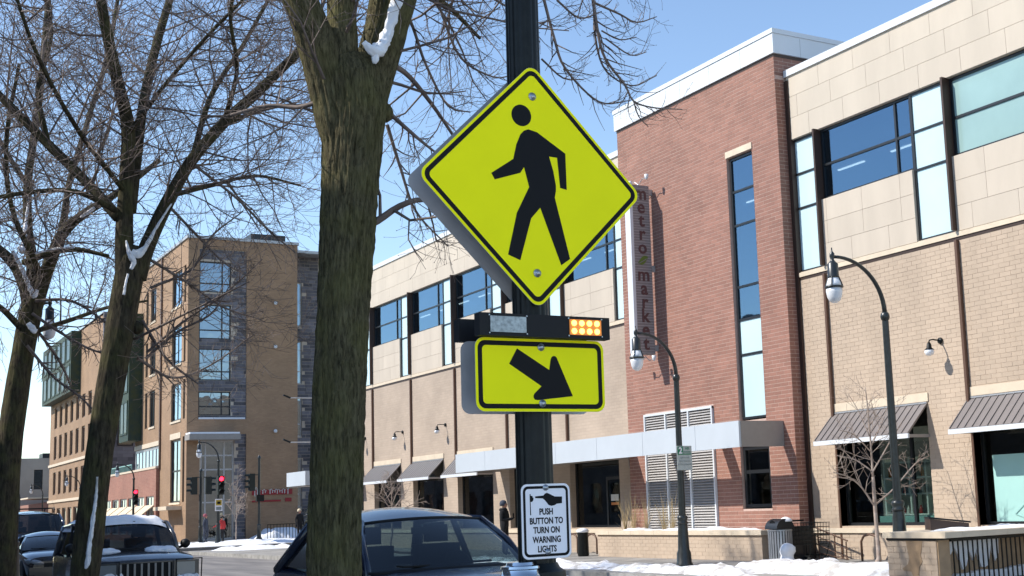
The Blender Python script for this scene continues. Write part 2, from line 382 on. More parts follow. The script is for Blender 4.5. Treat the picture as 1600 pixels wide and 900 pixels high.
def snow_patch(name, label, x0, x1, y0, y1, z, h, seed, thr=.0, step=.12, m='snow', parent=None):
    nx, ny = max(4, int((x1-x0)/step)), max(4, int((y1-y0)/step)); nx, ny = min(nx, 160), min(ny, 260)
    H = {}; mb = MB(); idx = {}
    for i in range(nx+1):
        for j in range(ny+1):
            u, v = i/nx, j/ny; x, y = x0+(x1-x0)*u, y0+(y1-y0)*v
            e = min(1, min(u, 1-u)*4)*min(1, min(v, 1-v)*6)
            q = nz(x*.9, y*.5, seed)*.6+nz(x*2.6, y*2.2, seed+5)*.3+nz(x*8, y*8, seed)*.12+.28-thr
            H[i, j] = min(1.0, (q*e-(1-e)*.5)*1.6)*h
    def vid(i, j):
        if (i, j) not in idx:
            idx[i, j] = len(mb.v); mb.v.append((x0+(x1-x0)*i/nx, y0+(y1-y0)*j/ny, z+max(-.02, H[i, j])))
        return idx[i, j]
    for i in range(nx):
        for j in range(ny):
            if max(H[i, j], H[i+1, j], H[i, j+1], H[i+1, j+1]) > 0: mb.f.append((vid(i, j), vid(i+1, j), vid(i+1, j+1), vid(i, j+1)))
    o = mb.build(name, m, parent, smooth=True)
    if label: tag(o, label, 'snow', kind='stuff')
    return o
snow_patch('snow_bank', 'white snow bank along the kerb before the store', 15.5, 17.2, 19.4, 40, .15, .20, 3.1, -.06, m='snow_kerb')
snow_patch('snow_bank', 'snow heap around the sapling and brick planter corner', 16.3, 19.7, 17.8, 24.0, .15, .22, 9.7, -.12, m='snow_kerb')
snow_patch('snow_bank', 'dirty slush in the far gutter of the road', 14.3, 15.6, 18, 44, .005, .12, 5.3, -.02, m='snow_dirty')
snow_patch('snow_bank', 'snow spread on the far street corner by the signal posts', 16, 27, 72.2, 80, .15, .2, 1.7, -.2, step=.25)
snow_patch('snow_bank', 'snow heap under the tan apartment building wall', 24.5, 30, 87, 89.6, .15, .7, 4.4, -.1, step=.2)
snow_patch('snow_bank', 'thin snow at the near side of the cross street', 15.5, 21, 61, 64.3, .15, .2, 6.4, -.1, step=.2)
structure(MB().poly([(-4.9, -19, .156), (3.6, -19, .156), (3.6, 3.2, .156), (-4.9, 5.5, .156)]).build('bounce_snow', 'snow'))  # unseen sheet behind the camera, added to bounce light onto the signs
# ================================================================== STORE BUILDING
XF, XT, PITCH = 21.2, 20.85, 4.43
def yk(k): return 20.0+PITCH*k
store = thing('store_building', (XF, 40, .15), 'long two storey tan brick and limestone store with red brick tower and awnings', 'building')
shop = {}
for k in range(-1, 10):
    if k in (2, 3): continue
    shop[k] = (yk(k)-3.12, yk(k)-.02)
shop_h = [(a, b, .93, 3.66) for a, b in shop.values()]
Y0, Y1 = 11.2, 62.4
# lower walls
wr = wall('wall', 'tan_mortar', store, 'X', XF, Y0, 25.6, .15, 7.12, shop_h)
bricks(wr, 'X', XF, 15.0, 25.5, .15, .77, 'tan_brick', (), nsolo=0)
bricks(wr, 'X', XF, 15.0, 25.5, .9, 7.12, 'tan_brick', [(a-.0, b+.0, .9, 3.9) for a, b in shop.values()], nsolo=290, splits=[yk(0), yk(1)])
wl_ = wall('wall', 'tan_far', store, 'X', XF, 33.4, Y1, .15, 7.12, shop_h)
for a, b in ((Y0, 25.52), (33.42, Y1)):
    mb = MB().box(XF-.05, XF+.02, a, b, .77, .885); mb.build('sill_course', 'stone_trim', store)
    MB().box(XF-.035, XF+.02, a, b, 7.19, 7.30).build('stone_band', 'stone_trim', store)
    MB().box(XF-.012, XF+.02, a, b, 7.12, 7.19).build('dark_joint', 'bronze', store)  # dark bronze strip below the stone band
# upper walls: window strip and spandrel columns
wh = []
for k in range(-1, 11):
    y = yk(k)
    wh.append((y-3.22, y, 9.0, 10.8)); wh.append((y-PITCH, y-3.22, 7.32, 10.8))
for a, b in ((Y0, 25.52), (33.42, Y1)):
    hs = [(max(h[0], a), min(h[1], b), h[2], h[3]) for h in wh if h[1] > a and h[0] < b]
    for r_ in holes_cut(a, b, 7.3, 12.5, [(h[0], h[1], h[2], h[3]) for h in hs]+[(a, b, 10.8, 12.5)]): up = MB().box(XF, XF+.3, *r_).build('upper_wall', 'stone_joint', store)
    up = MB().box(XF, XF+.3, a, b, 10.8, 12.5).build('upper_wall', 'stone_joint', store)
    rr = random.Random(3)
    for z0, z1, cut in [(7.31+.563*i, 7.31+.563*(i+1), 1) for i in range(3)]+[(10.81+.565*i, 10.81+.565*(i+1), 0) for i in range(3)]:
        iv = [(a, b)]
        if cut:
            for h in hs:
                if h[2] < (z0+z1)/2 < h[3]: iv = [q for p, r in iv for q in ([(p, r)] if h[1] <= p or h[0] >= r else [x for x in ((p, h[0]), (h[1], r)) if x[1]-x[0] > .05])]
        off = rr.choice((0, .42, .84))
        for p, r in iv:
            j = math.floor((p-off)/1.3)
            while off+j*1.3 < r:
                s_, e = max(p, off+j*1.3), min(r, off+j*1.3+1.3); j += 1
                if e-s_ > .08: MB().box(XF-.02, XF+.005, s_+.004, e-.004, z0+.004, z1-.004).build('stone_panel', 'limestone', up)
    MB().box(XF-.07, XF+.5, a-.02, b+.02, 12.5, 12.68).build('coping', 'white_metal', store)
# window bays
for k in range(-1, 11):
    y = yk(k)
    if y-PITCH > Y1-.5 or k in (3,): continue
    a, b = max(y-3.22, Y0), min(y-.03, Y1)
    if not (25.5 < (a+b)/2 < 33.4) and b-a > 1:
        window(store, 'X', XF, a, b, 9.0, 10.8, (y-2.68,), (9.88,), 'blind_glass' if k in (0, -1) else 'blue_glass', d=.08)
    a, b = y-PITCH+.03, y-3.22
    if not (25.5 < (a+b)/2 < 33.4) and b < Y1:
        window(store, 'X', XF, max(a, 33.45) if a > 30 and a < 33.5 else a, b, 7.32, 10.8, (), (8.98, 9.88), 'spandrel', d=.05, fw=.05)
    if not (25.5 < y < 33.45) and y < Y1:
        B('fin', 'bronze', store, XF-.15, XF+.1, y-.03, y+.03, 7.33, 10.82)
        B('fin', 'brown_steel', store, XF-.09, XF+.01, y-.035, y+.035, 3.3, 7.12)
B('fin', 'bronze', store, XF-.06, XF+.1, 25.42, 25.56, .15, 12.4)
# shops: window, lintel, awning, room behind
def awning(y0, y1, m):
    x0, zt, x1, zb = XF-.02, 3.63, XF-.66, 2.98
    aw = MB().prism([(x0, y0, zt), (x1, y0, zb), (x1+.02, y0, zb-.02), (x0, y0, zt-.03)], (0, y1-y0, 0)).build('awning', m, store)
    n = int((y1-y0)/.2)
    for i in range(n+1):
        yy = y0+(y1-y0)*i/n
        MB().prism([(x0, yy-.011, zt+.001), (x1, yy-.011, zb+.001), (x1-.012, yy-.011, zb+.022), (x0, yy-.011, zt+.028)], (0, .022, 0)).build('seam', m, aw)
    B('fascia', 'white_metal', aw, x1-.03, x1+.02, y0-.02, y1+.02, zb-.115, zb-.012)
    for yy in (y0, y1-.05): B('side_rail', 'panel_back', aw, x1+.02, XF, yy, yy+.05, zb-.10, zb-.03)
    B('flashing', 'galv', aw, XF-.04, XF+.0, y0, y1, zt+.005, zt+.04)
for k, (a, b) in shop.items():
    if k != 5 and k != 4:
        B('lintel', 'stone_trim', store, XF-.03, XF+.01, a-.08, b+.08, 3.68, 3.875)
        awning(a-.04, b+.04, 'awning_metal' if k < 3 else 'awning_far_metal')
    us = [b-2.3] if k == 1 else []
    window(store, 'X', XF, a, b, .93, 3.66, us, (), 'shop_glass', d=.2, fw=.07)
    if k < 3: B('jamb', 'brown_steel', store, XF-.02, XF+.2, b+.0, b+.06, .15, 3.3)
# tower
tw_holes = [(26.68, 27.82, 3.70, 10.85), (26.62, 27.86, 1.40, 3.05), (28.97, 32.45, .5, 4.22)]
tow = wall('tower_wall', 'red_mortar', store, 'X', XT, 25.56, 33.4, .15, 13.08, tw_holes)
bricks(tow, 'X', XT, 25.552, 33.405, .15, 13.05, 'red_brick', tw_holes, nsolo=295, gap=.014)
tsd = MB().box(XT+.3, 26, 25.56, 33.4, 12.4, 13.08).box(XT+.3, XF+.3, 25.56, 25.86, .15, 12.4).build('tower_side', 'red_mortar', store)
bricks(tsd, 'Y', 25.56, XT+.004, XF-.06, .15, 12.5, 'red_brick', gap=.014); bricks(tsd, 'Y', 25.56, XT+.004, 24, 12.55, 13.05, 'red_brick', gap=.014)
B('cap_reveal', 'bronze', store, XT-.01, 26.05, 25.54, 33.42, 13.05, 13.13)
cap = B('tower_cap', 'white_metal', store, XT-.06, 26.1, 25.48, 33.48, 13.13, 13.66)
B('cap_edge', 'white_metal', cap, XT-.085, 26.13, 25.455, 33.505, 13.665, 13.79)
for i in range(5): B('panel_joint', 'galv', cap, XT-.063, XT-.05, 26.9+i*1.45, 26.912+i*1.45, 13.14, 13.65)
for i in range(3): B('panel_joint', 'galv', cap, 21.7+i*1.4, 21.712+i*1.4, 25.477, 25.49, 13.14, 13.65)
window(store, 'X', XT, 26.72, 27.78, 3.74, 10.82, (), (5.45, 6.39, 7.28, 8.96, 9.89), 'blue_glass', d=.07, mats=['spandrel', 'spandrel', 'blue_glass', 'blue_glass', 'blue_glass', 'blue_glass'])
B('lintel', 'stone_trim', store, XT-.03, XT+.02, 26.66, 27.84, 10.86, 11.03)
window(store, 'X', XT, 26.66, 27.82, 1.43, 3.02, (), (2.36,), 'shop_glass', d=.06, fw=.09)
lou = MB()
for u in (28.98, 30.12, 31.28, 32.38): lou.box(XT-.07, XT+.02, u, u+.06, .5, 4.2)
lou.box(XT-.071, XT+.02, 28.98, 32.44, 4.15, 4.215)
lo = lou.build('louver', 'white_metal', store); ls = MB(); z = .5
while z < 4.14:
    for u in (29.04, 30.18, 31.34): ls.prism([(XT-.045, u, z), (XT+.035, u, z+.055), (XT+.035, u, z+.063), (XT-.045, u, z+.012)], (0, 1.08 if u < 31 else 1.04, 0))
    z += .073
ls.build('slat', 'louver', lo, kind='stuff'); B('louver_back', 'louver_grey', store, XT+.06, XT+.1, 28.97, 32.45, .5, 4.22)
# canopy: open frame in front of the tower, roofed at the entrance
XC = XT-1.42
cn = B('canopy', 'panel_back', store, XC+.06, XC+.1, 26.0, 42.85, 2.96, 3.57)
yy = 25.98
for wd in (1.9, 2.55, 2.5, 2.5, 2.5, 2.5, 2.4): B('canopy_panel', 'panel_metal', cn, XC, XC+.058, yy+.006, min(yy+wd, 42.86)-.006, 2.94, 3.59); yy += wd
B('canopy_end', 'panel_back', cn, XC+.06, XT-.012, 25.98, 26.04, 2.945, 3.585); B('canopy_end', 'panel_back', cn, XC+.1, XF, 42.8, 42.86, 2.95, 3.58)
for y in (28.55, 31.0, 33.3): B('canopy_beam', 'panel_back', cn, XC+.1, XT-.012 if y < 33.4 else XF, y-.12, y+.12, 3.02, 3.5)
B('canopy_soffit', 'panel_back', cn, XC+.1, XF, 33.42, 42.8, 3.0, 3.1); B('canopy_deck', 'galv', cn, XC+.1, XF, 33.42, 42.8, 3.44, 3.5)
# second canopy at the street corner and two projecting rods
c2 = B('canopy', 'panel_metal', store, XC, XF, 59.6, 62.42, 3.02, 3.68); B('canopy_soffit', 'panel_back', c2, XC+.05, XF-.02, 59.65, 62.38, 2.99, 3.018)
dp = MB().tube([(XF-.12, 33.75, 3.0), (XF-.12, 33.75, 2.75), (XF-.12, 33.5, 2.55), (XF-.12, 33.5, .2)], .05, 8).build('downspout', 'panel_back', store, smooth=True)
# entrance door in bay 4
dr = MB()
a, b = shop[4]
for u in (a+.08, a+.96): dr.box(XF+.14, XF+.19, u, u+.09, .2, 2.5)
dr.box(XF+.14, XF+.19, a+.17, a+.96, 2.41, 2.5).box(XF+.14, XF+.19, a+.17, a+.96, .93, 1.0)
dr = dr.build('door', 'dark_frame', store); B('door_pane', 'shop_glass', dr, XF+.16, XF+.17, a+.17, a+.96, 1.0, 2.41)
B('notice', 'white_good', dr, XF+.155, XF+.16, a+.35, a+.8, 1.75, 1.95); B('notice', 'orange_good', dr, XF+.155, XF+.16, a+.35, a+.8, 1.62, 1.7)
# shell: roof, ends, floors, rooms behind the glass
B('roof', 'galv', store, XF+.3, 48, Y0, Y1, 12.1, 12.25)
for y in (Y0, Y1-.3): B('end_wall', 'tan_far', store, XF+.3, 48, y, y+.3, .15, 12.1)
B('back_wall', 'tan_far', store, 47.7, 48, Y0+.3, Y1-.3, .15, 12.1)
B('floor', 'interior', store, XF+.3, 47.7, Y0+.3, Y1-.3, .15, .2); B('floor', 'interior', store, XF+.3, 47.7, Y0+.3, Y1-.3, 4.3, 4.7)
B('partition', 'interior', store, 27, 27.1, Y0+.3, Y1-.3, .2, 12.1)
B('ceiling', 'interior_light', store, XF+.31, 27, Y0+.3, Y1-.3, 11.0, 11.1)
for i in range(17): B('ceiling_light', 'tube_light', store, 24.9, 24.97, 24.6+i*2.2, 25.7+i*2.2, 10.96, 10.99)
# things inside the shop windows
for k in (0, 1):
    for i in range(3): B('ceiling_light', 'shop_light', store, 21.6, 21.72, yk(k)-3.0+i*1.05, yk(k)-2.1+i*1.05, 4.2, 4.26)
a, b = shop[1]
sh = thing('shop_shelf', (21.9, (a+b)/2, .2), 'tall display shelf with goods behind the shop window beside the red tower', 'shelf')
for z in (1.15, 1.62, 2.0, 2.36): B('shelf', 'shelf_board', sh, 21.75, 22.1, a+.2, b-.95, z, z+.035)
for u in (a+.2, a+.72, a+1.25, a+2.1): B('upright', 'shelf_board', sh, 21.76, 22.09, u, u+.05, .2, 2.5)
B('lower_panel', 'mint_film', sh, 21.70, 21.73, a+.2, b-.8, .2, 1.14); B('back_panel', 'interior_light', sh, 22.11, 22.14, a+.1, b-.5, .2, 3.2)
for z in (1.185, 1.655, 2.035):
    u = a+.28
    while u < b-1.15:
        h = RND.uniform(.1, .26); r = RND.uniform(.03, .05); u += r+RND.uniform(.03, .14)
        if RND.random() < .7: MB().lathe([(r, 0), (r, h*.6), (r*.4, h*.8), (r*.4, h)], (21.9, u, z), 8).build('jar', RND.choice(['orange_good', 'red_good', 'white_good', 'green_good', 'shelf_board']), sh)
        u += r
a, b = shop[0]
ps = thing('window_poster', (XF+.19, (a+b)/2, .95), 'mint green window film with grey line drawing in the right shop window', 'poster')
B('film', 'mint_film', ps, XF+.215, XF+.222, a+.06, b-.28, 1.0, 2.4)
mb = MB()
for (p, q) in [((.5, .05), (1.5, .8)), ((.5, .05), (.8, -.05)), ((.75, .3), (1.0, .12)), ((.95, .45), (1.2, .22)), ((1.15, .6), (1.4, .38)), ((.8, .1), (1.6, .65)), ((.9, .22), (1.0, .36)), ((1.2, .42), (1.35, .6))]:
    mb.tube([(XF+.208, b-.3-p[0], 1.1+p[1]), (XF+.212, b-.3-q[0], 1.1+q[1])], .012, 4)
mb.build('drawing', 'film_ink', ps)
lf = thing('light_fixture', (XF+1.4, b-1.1, 3.3), 'small cream ceiling light inside the right shop window', 'light'); B('diffuser', 'cream', lf, XF+1.2, XF+1.5, b-1.35, b-.85, 3.3, 3.44)
B('stem', 'dark_frame', lf, XF+1.33, XF+1.37, b-1.12, b-1.08, 3.44, 4.3)
# wall lamps
wlp = thing('wall_lamp', (XF, yk(0)+.72, 4.98), 'black gooseneck wall lamp on tan brick right of the street lamp', 'lamp', 'gooseneck wall lamps on the store')
def P3(x, z): return (XF+x, yk(0)+.72, 4.98+z)
MB().lathe([(.07, -.03), (.075, 0), (.02, .05)], P3(-.02, 0), 10, 'X').build('mount', 'black_paint', wlp, smooth=True)
MB().tube([P3(0, 0), P3(-.25, .02), P3(-.36, .0), P3(-.38, -.06)], .016, 6).build('arm', 'black_paint', wlp, smooth=True)
MB().lathe([(.03, 0), (.05, -.04), (.06, -.12), (.11, -.16)], P3(-.38, -.05), 12).build('shade', 'black_paint', wlp, smooth=True)
MB().lathe([(.09, 0), (.115, -.06), (.09, -.12), (.03, -.15)], P3(-.38, -.2), 12).build('glass', 'globe', wlp, smooth=True)
for k, lab in ((6, 'gooseneck wall lamp left of the white canopy, nearest to the sign pole'), (7, 'gooseneck wall lamp midway between the tree trunk and the sign'), (8, 'gooseneck wall lamp half hidden by the big tree trunk')):
    c = copy_tree(wlp); c.location = (XF, yk(k)+1.0, 4.98); c['label'] = lab
# blade sign
YS = 31.6
bs = thing('blade_sign', (20.4, YS, 5.9), 'tall vertical grey blade sign with maroon letters on the red brick tower', 'sign')
B('panel', 'blade_grey', bs, 20.08, 20.68, YS-.11, YS+.11, 5.9, 10.92); B('edge', 'white_metal', bs, 19.98, 20.078, YS-.14, YS+.14, 5.88, 10.94)
ribs = MB()
for i in range(62): ribs.box(20.09, 20.67, YS-.118, YS-.108, 5.93+i*.08, 5.945+i*.08)
ribs.build('rib', 'galv', bs, kind='stuff')
for i, ch in enumerate('metro*market'):
    z = 10.66-i*.405
    if ch == '*':
        pts = []
        for t in range(20):
            q = t/19; pts.append((20.2+.36*q, YS-.125, z-.06+.2*q+.11*math.sin(math.pi*q)))
        for t in range(18, 0, -1):
            q = t/19; pts.append((20.2+.36*q, YS-.125, z-.06+.2*q-.13*math.sin(math.pi*q)))
        MB().prism(pts, (0, .006, 0)).build('leaf', 'leaf_green', bs)
        MB().tube([(20.13, YS-.135, z-.12), (20.4, YS-.135, z+.02), (20.5, YS-.135, z+.08)], .014, 4).build('leaf_vein', 'blade_grey', bs)
    else: text(ch, .55, 'maroon', bs, (20.38, YS-.122, z), bold=.012, depth=.006, name='letter')
for z in (10.75, 8.45, 6.1): B('bracket', 'galv', bs, 20.68, XT-.013, YS-.05, YS+.05, z-.09, z+.09)
for z, s in ((10.95, 1), (5.85, -1)):
    for y2 in (-.35, .35):
        MB().tube([(20.4, YS, z), (20.4, YS+y2*.6, z+s*.14), (20.4, YS+y2*1.3, z+s*.12)], .012, 5).build('lamp_arm', 'galv', bs)
        MB().lathe([(.02, 0), (.05, .04), (.07, .16)], (20.4, YS+y2*1.3, z+s*.12-.06), 8).build('spot', 'white_metal', bs, smooth=True)
bl = thing('banner_bracket', (XF, 62.2, 5.2), 'thin pale metal rods projecting from the store corner behind the tree', 'bracket')
for z in (7.3, 5.15):
    MB().tube([(XF, 62.2, z), (19.55, 62.2, z)], .03, 6).build('rod', 'galv', bl); MB().tube([(19.55, 62.2, z), (19.2, 62.2, z+.14)], .045, 6).build('rod_tip', 'black_paint', bl)

# planter by the tower, bollard bin, bike racks
pl = thing('brick_planter', (19.9, 29.6, .15), 'low tan brick planter with stone cap in front of the red tower', 'planter')
pw = MB().box(19.712, 20.0, 25.66, 33.5, .15, .78).box(20.0, XT-.015, 25.66, 25.9, .15, .78).build('wall', 'tan_mortar', pl)
bricks(pw, 'X', 19.712, 25.65, 33.5, .15, .78, 'tan_brick', nsolo=120); bricks(pw, 'Y', 25.66, 19.72, XT-.02, .15, .78, 'tan_brick')
yy = 25.6
while yy < 33.5: B('cap_stone', 'stone_trim', pl, 19.65, 20.06, yy+.004, min(yy+1.2, 33.55)-.004, .782, .895); yy += 1.2
B('cap_stone', 'stone_trim', pl, 20.064, XT-.015, 25.6, 25.96, .782, .894)
B('soil', 'soil', pl, 20.0, XT-.015, 25.9, 33.5, .2, .7)
snow_patch('snow_cover', None, 19.66, 20.84, 25.62, 33.5, .86, .12, 2.2, -.05, step=.08, parent=None)['kind'] = 'stuff'
sc = [o for o in bpy.data.objects if o.name.startswith('snow_cover')][-1]; tag(sc, 'thin snow lying on the cap of the planter below the tower', 'snow')
gr = thing('ornamental_grass', (20.4, 31.4, .7), 'dry tan ornamental grass in the planter before the louver', 'grass clump'); mb = MB()
for cx, cy in ((20.45, 32.0), (20.4, 31.0), (20.45, 30.6), (20.4, 32.6), (20.5, 33.2)):
    for i in range(34):
        a_ = RND.uniform(0, 6.28); l_ = RND.uniform(.4, 1.35); s_ = RND.uniform(.05, .4)
        p = Vector((cx, cy, .7)); mb.tube([p, p+Vector((math.cos(a_)*s_*.4, math.sin(a_)*s_*.4, l_*.6)), p+Vector((math.cos(a_)*s_, math.sin(a_)*s_, l_))], [.005, .004, .002], 3, cap=False)
mb.build('blades', 'dry_grass', gr)
bo = thing('ash_bin', (19.6, 34.2, .15), 'black ash bin with snow on top left of the planter', 'bin')
MB().lathe([(.15, 0), (.17, .04), (.16, .62), (.17, .66), (.17, .7)], (19.6, 34.2, .15), 14).build('body', 'black_paint', bo, auto=40); MB().lathe([(.17, 0), (.19, .04), (.15, .1), (.04, .13)], (19.6, 34.2, .85), 12).build('snow_top', 'snow', bo, smooth=True)
def rack(y, x, lab):
    t = thing('bike_rack', (x, y, .15), lab, 'bike rack')
    MB().tube([(x, y+.3, .15), (x, y+.3, .6), (x, y+.2, .72), (x, y, .76), (x, y-.2, .72), (x, y-.3, .6), (x, y-.3, .15)], .028, 8).build('hoop', 'brown_steel', t, smooth=True)
rack(22.9, 20.7, 'small brown bike hoop below the shop window sill'); rack(35.4, 20.6, 'small brown bike hoop left of the planter'); rack(36.6, 20.6, 'brown bike hoop on the far pavement right of the person in black')
# litter bin
lb = thing('litter_bin', (19.68, 24.9, .15), 'silver slatted litter bin with dark hood beside the planter', 'litter bin')
MB().lathe([(.25, 0), (.25, .72)], (19.68, 24.9, .19), 20).build('liner', 'plastic', lb, smooth=True)
for i in range(26):
    a_ = 2*math.pi*i/26; p = Vector((math.cos(a_), math.sin(a_), 0)); c0 = Vector((19.68, 24.9, .2)); tt = Vector((-p.y, p.x, 0))
    MB().prism([c0+p*.275-tt*.024, c0+p*.275+tt*.024, c0+p*.287+tt*.024, c0+p*.287-tt*.024], (0, 0, .7)).build('slat', 'bin_slat', lb)
for z in (.2, .9): MB().lathe([(.27, 0), (.3, 0.005), (.3, .035), (.27, .04)], (19.68, 24.9, z-.02), 24).build('hoop', 'bin_slat', lb, auto=40)
hd = MB()
prof = []
for i in range(11):
    a_ = math.pi*i/10; prof.append((19.68+.27*math.cos(a_), 24.9, .93+.24*math.sin(a_)))
hd.prism([(x, 24.67, z) for x, y, z in prof], (0, .46, 0)); hd.build('hood', 'dark_frame', lb, auto=50)
MB().lathe([(.11, 0), (.11, .01)], (19.46, 24.9, 1.03), 14, 'X').build('mouth', 'sign_black', lb); MB().lathe([(.16, 0), (.15, .05), (.08, .09), (.02, .11)], (19.78, 24.78, 1.1), 12).build('snow_top', 'snow', lb, smooth=True)
sp = thing('snow_lump', (19.35, 24.2, .15), 'small rounded snow lump in front of the litter bin', 'snow lump')
MB().lathe([(.3, 0), (.26, .06), (.16, .12), (.15, .2), (.19, .28), (.17, .38), (.1, .45), (.02, .48)], (19.35, 24.25, .14), 14, wob=lambda a, h: 1+.16*math.sin(3*a+9*h)+.08*math.sin(5*a)).build('heap', 'snow', sp, smooth=True)
# shopping cart and an added dark box standing for the shade beside it
ct = thing('shopping_cart', (20.3, 24.6, .15), 'black wire shopping cart standing beside the litter bin', 'shopping cart'); mb = MB()
x0, x1, y0, y1 = 20.0, 20.55, 24.15, 25.0
for i in range(9):
    q = i/8; mb.tube([(x0, y0+(y1-y0)*q, .55), (x0-.03, y0+(y1-y0)*q, 1.06)], .006, 4); mb.tube([(x1, y0+(y1-y0)*q, .55), (x1+.03, y0+(y1-y0)*q, 1.06)], .006, 4)
for i in range(6):
    z = .55+.1*i; mb.tube([(x0-.006*i, y0-.02, z), (x0-.006*i, y1, z), (x1+.006*i, y1, z), (x1+.006*i, y0-.02, z), (x0-.006*i, y0-.02, z)], .006, 4)
mb.build('basket', 'black_paint', ct)
MB().tube([(x0, y0, .56), (x0+.02, y0+.1, .28), (x0+.02, y1, .28)], .014, 6).tube([(x1, y0, .56), (x1-.02, y0+.1, .28), (x1-.02, y1, .28)], .014, 6).tube([(x0, y1, .28), (x0, y1, .55)], .014, 6).tube([(x1, y1, .28), (x1, y1, .55)], .014, 6).build('frame', 'black_paint', ct)
MB().tube([(x0-.03, y1+.1, 1.1), (x1+.03, y1+.1, 1.1)], .02, 8).build('handle', 'plastic', ct)
for x in (x0+.02, x1-.02):
    for y in (y0+.12, y1-.02): MB().lathe([(.06, -.02), (.06, .02)], (x, y, .21), 10, 'X').build('wheel', 'tyre', ct)
ut = thing('dark_box', (20.5, 25.2, .15), 'dark box standing for the cart base and shadow between bin and cart', 'cabinet')
B('body', 'dark_frame', ut, 20.15, XT-.02, 25.05, 25.5, .15, .92); B('lid', 'plastic', ut, 20.12, XT-.02, 25.02, 25.52, .92, .96)
hr = thing('hand_rail', (20.7, 24.3, .15), 'brown sloping hand rail on the tan wall behind the cart', 'railing')
for z in (.2, .4, .6, .8):
    MB().tube([(20.85, 25.0, z+.12), (20.85, 23.85, z-.2 if z > .3 else .16)], .014 if z < .8 else .022, 6).build('rail', 'brown_steel', hr)
for y, h in ((24.9, .9), (24.3, .72), (23.9, .58)): MB().tube([(20.85, y, .15), (20.85, y, h)], .018, 6).build('post', 'brown_steel', hr)
# walled planter at the right edge with railing
wp = thing('walled_planter', (17.4, 16.9, .15), 'tan brick planter wall with stone cap and water stains, lower right', 'planter')
X0, X1, Ya, Yb = 16.3, 20.2, 16.4, 17.6
ww = MB().box(X0+.012, X0+.3, Ya, Yb, .0, .86).box(X0+.3, X1, Yb-.3, Yb, .0, .86).box(X0+.3, X1, Ya+.25, Ya+.4, .0, .86).build('wall', 'tan_mortar', wp)
bricks(ww, 'X', X0+.012, Ya, Yb, .15, .86, 'tan_brick', nsolo=60, proud=.006)
B('corner_post', 'wet_shaded_brick', wp, X0+.02, X0+.29, Ya-.03, Ya, .0, .86)
MB().prism([(X0-.0035, y_, z_) for y_, z_ in [(16.72, .85), (17.12, .85), (17.09, .7), (17.06, .55), (17.1, .45), (17.24, .38), (17.22, .34), (17.03, .33), (16.98, .22), (16.97, .15), (16.86, .15), (16.85, .3), (16.82, .42), (16.75, .5), (16.78, .62), (16.74, .74)]], (.006, 0, 0)).build('water_stain', 'wet_shaded_brick', wp)
B('cap_stone', 'stone_trim', wp, X0-.05, X0+.36, Ya-.28, Yb+.05, .90, 1.0); B('cap_joint', 'dark_frame', wp, X0-.01, X0+.3, Ya-.02, Yb, .86, .9)
xx = X0+.364
while xx < X1: B('cap_stone', 'stone_trim', wp, xx, min(xx+1.1, X1)-.006, Ya-.28, Ya+.42, .9, .998); xx += 1.1
B('cap_stone', 'stone_trim', wp, X0+.364, X1, Yb-.34, Yb+.05, .9, .999)
B('inner_wall', 'wet_shaded_brick', wp, X0+.3, X1, Ya+.22, Ya+.249, .0, .86)  # sheet with the shade of this wall face put into its colour
B('soil', 'soil', wp, X0+.3, X1, Ya+.4, Yb-.3, .1, .5)
so = snow_patch('snow_cover', 'snow along the cap of the walled planter, lower right', X0+.1, X1, Ya-.2, Yb+.02, .985, .07, 8.8, -.1, step=.06)
so2 = thing('wall_snow', (17.5, Ya+.2, .5), 'snow clinging to the shaded wall behind the railing, lower right', 'snow')
pts = [(X0+.33, .86)]; xx = X0+.33
rr = random.Random(5); low = []
while xx < 18.0: low.append((xx, .72-.16*rr.random()-(.25 if rr.random() < .25 else 0))); xx += .09
MB().prism([(x, Ya+.17, z) for x, z in [(X0+.33, .86), *low, (18.0, .86)]], (0, .048, 0)).build('upper_snow', 'snow', so2)
low = []; xx = X0+.5
while xx < 20: low.append((xx, .22+.10*(xx-X0-.5)*.5+.05*rr.random())); xx += .1
MB().prism([(x, Ya+.1, z) for x, z in [(20, .0), (X0+.5, .0), *low]], (0, .118, 0)).build('lower_snow', 'snow', so2)
rl = thing('metal_railing', (17.5, Ya, .15), 'black vertical bar railing below the stone cap, lower right corner', 'railing')
B('rail', 'black_paint', rl, X0+.3, X1, Ya-.06, Ya-.02, .83, .87); B('rail', 'black_paint', rl, X0+.3, X1, Ya-.06, Ya-.02, .06, .09)
xx = X0+.36
while xx < X1: B('bar', 'black_paint', rl, xx-.01, xx+.01, Ya-.05, Ya-.03, .09, .83); xx += .118
el = thing('dark_box', (17.6, 17.35, .4), 'low dark brown box with sloped lid on the walled planter', 'cabinet')
MB().prism([(17.1, 17.3, .45), (17.1, 17.3, 1.2), (17.75, 17.0, 1.1), (17.75, 17.0, .45)], (.35, .5, 0)).build('body', 'bronze', el)
MB().prism([(17.07, 17.29, 1.203), (17.07, 17.29, 1.235), (17.77, 16.97, 1.135), (17.77, 16.97, 1.103)], (.38, .52, 0)).build('lid', 'plastic', el)
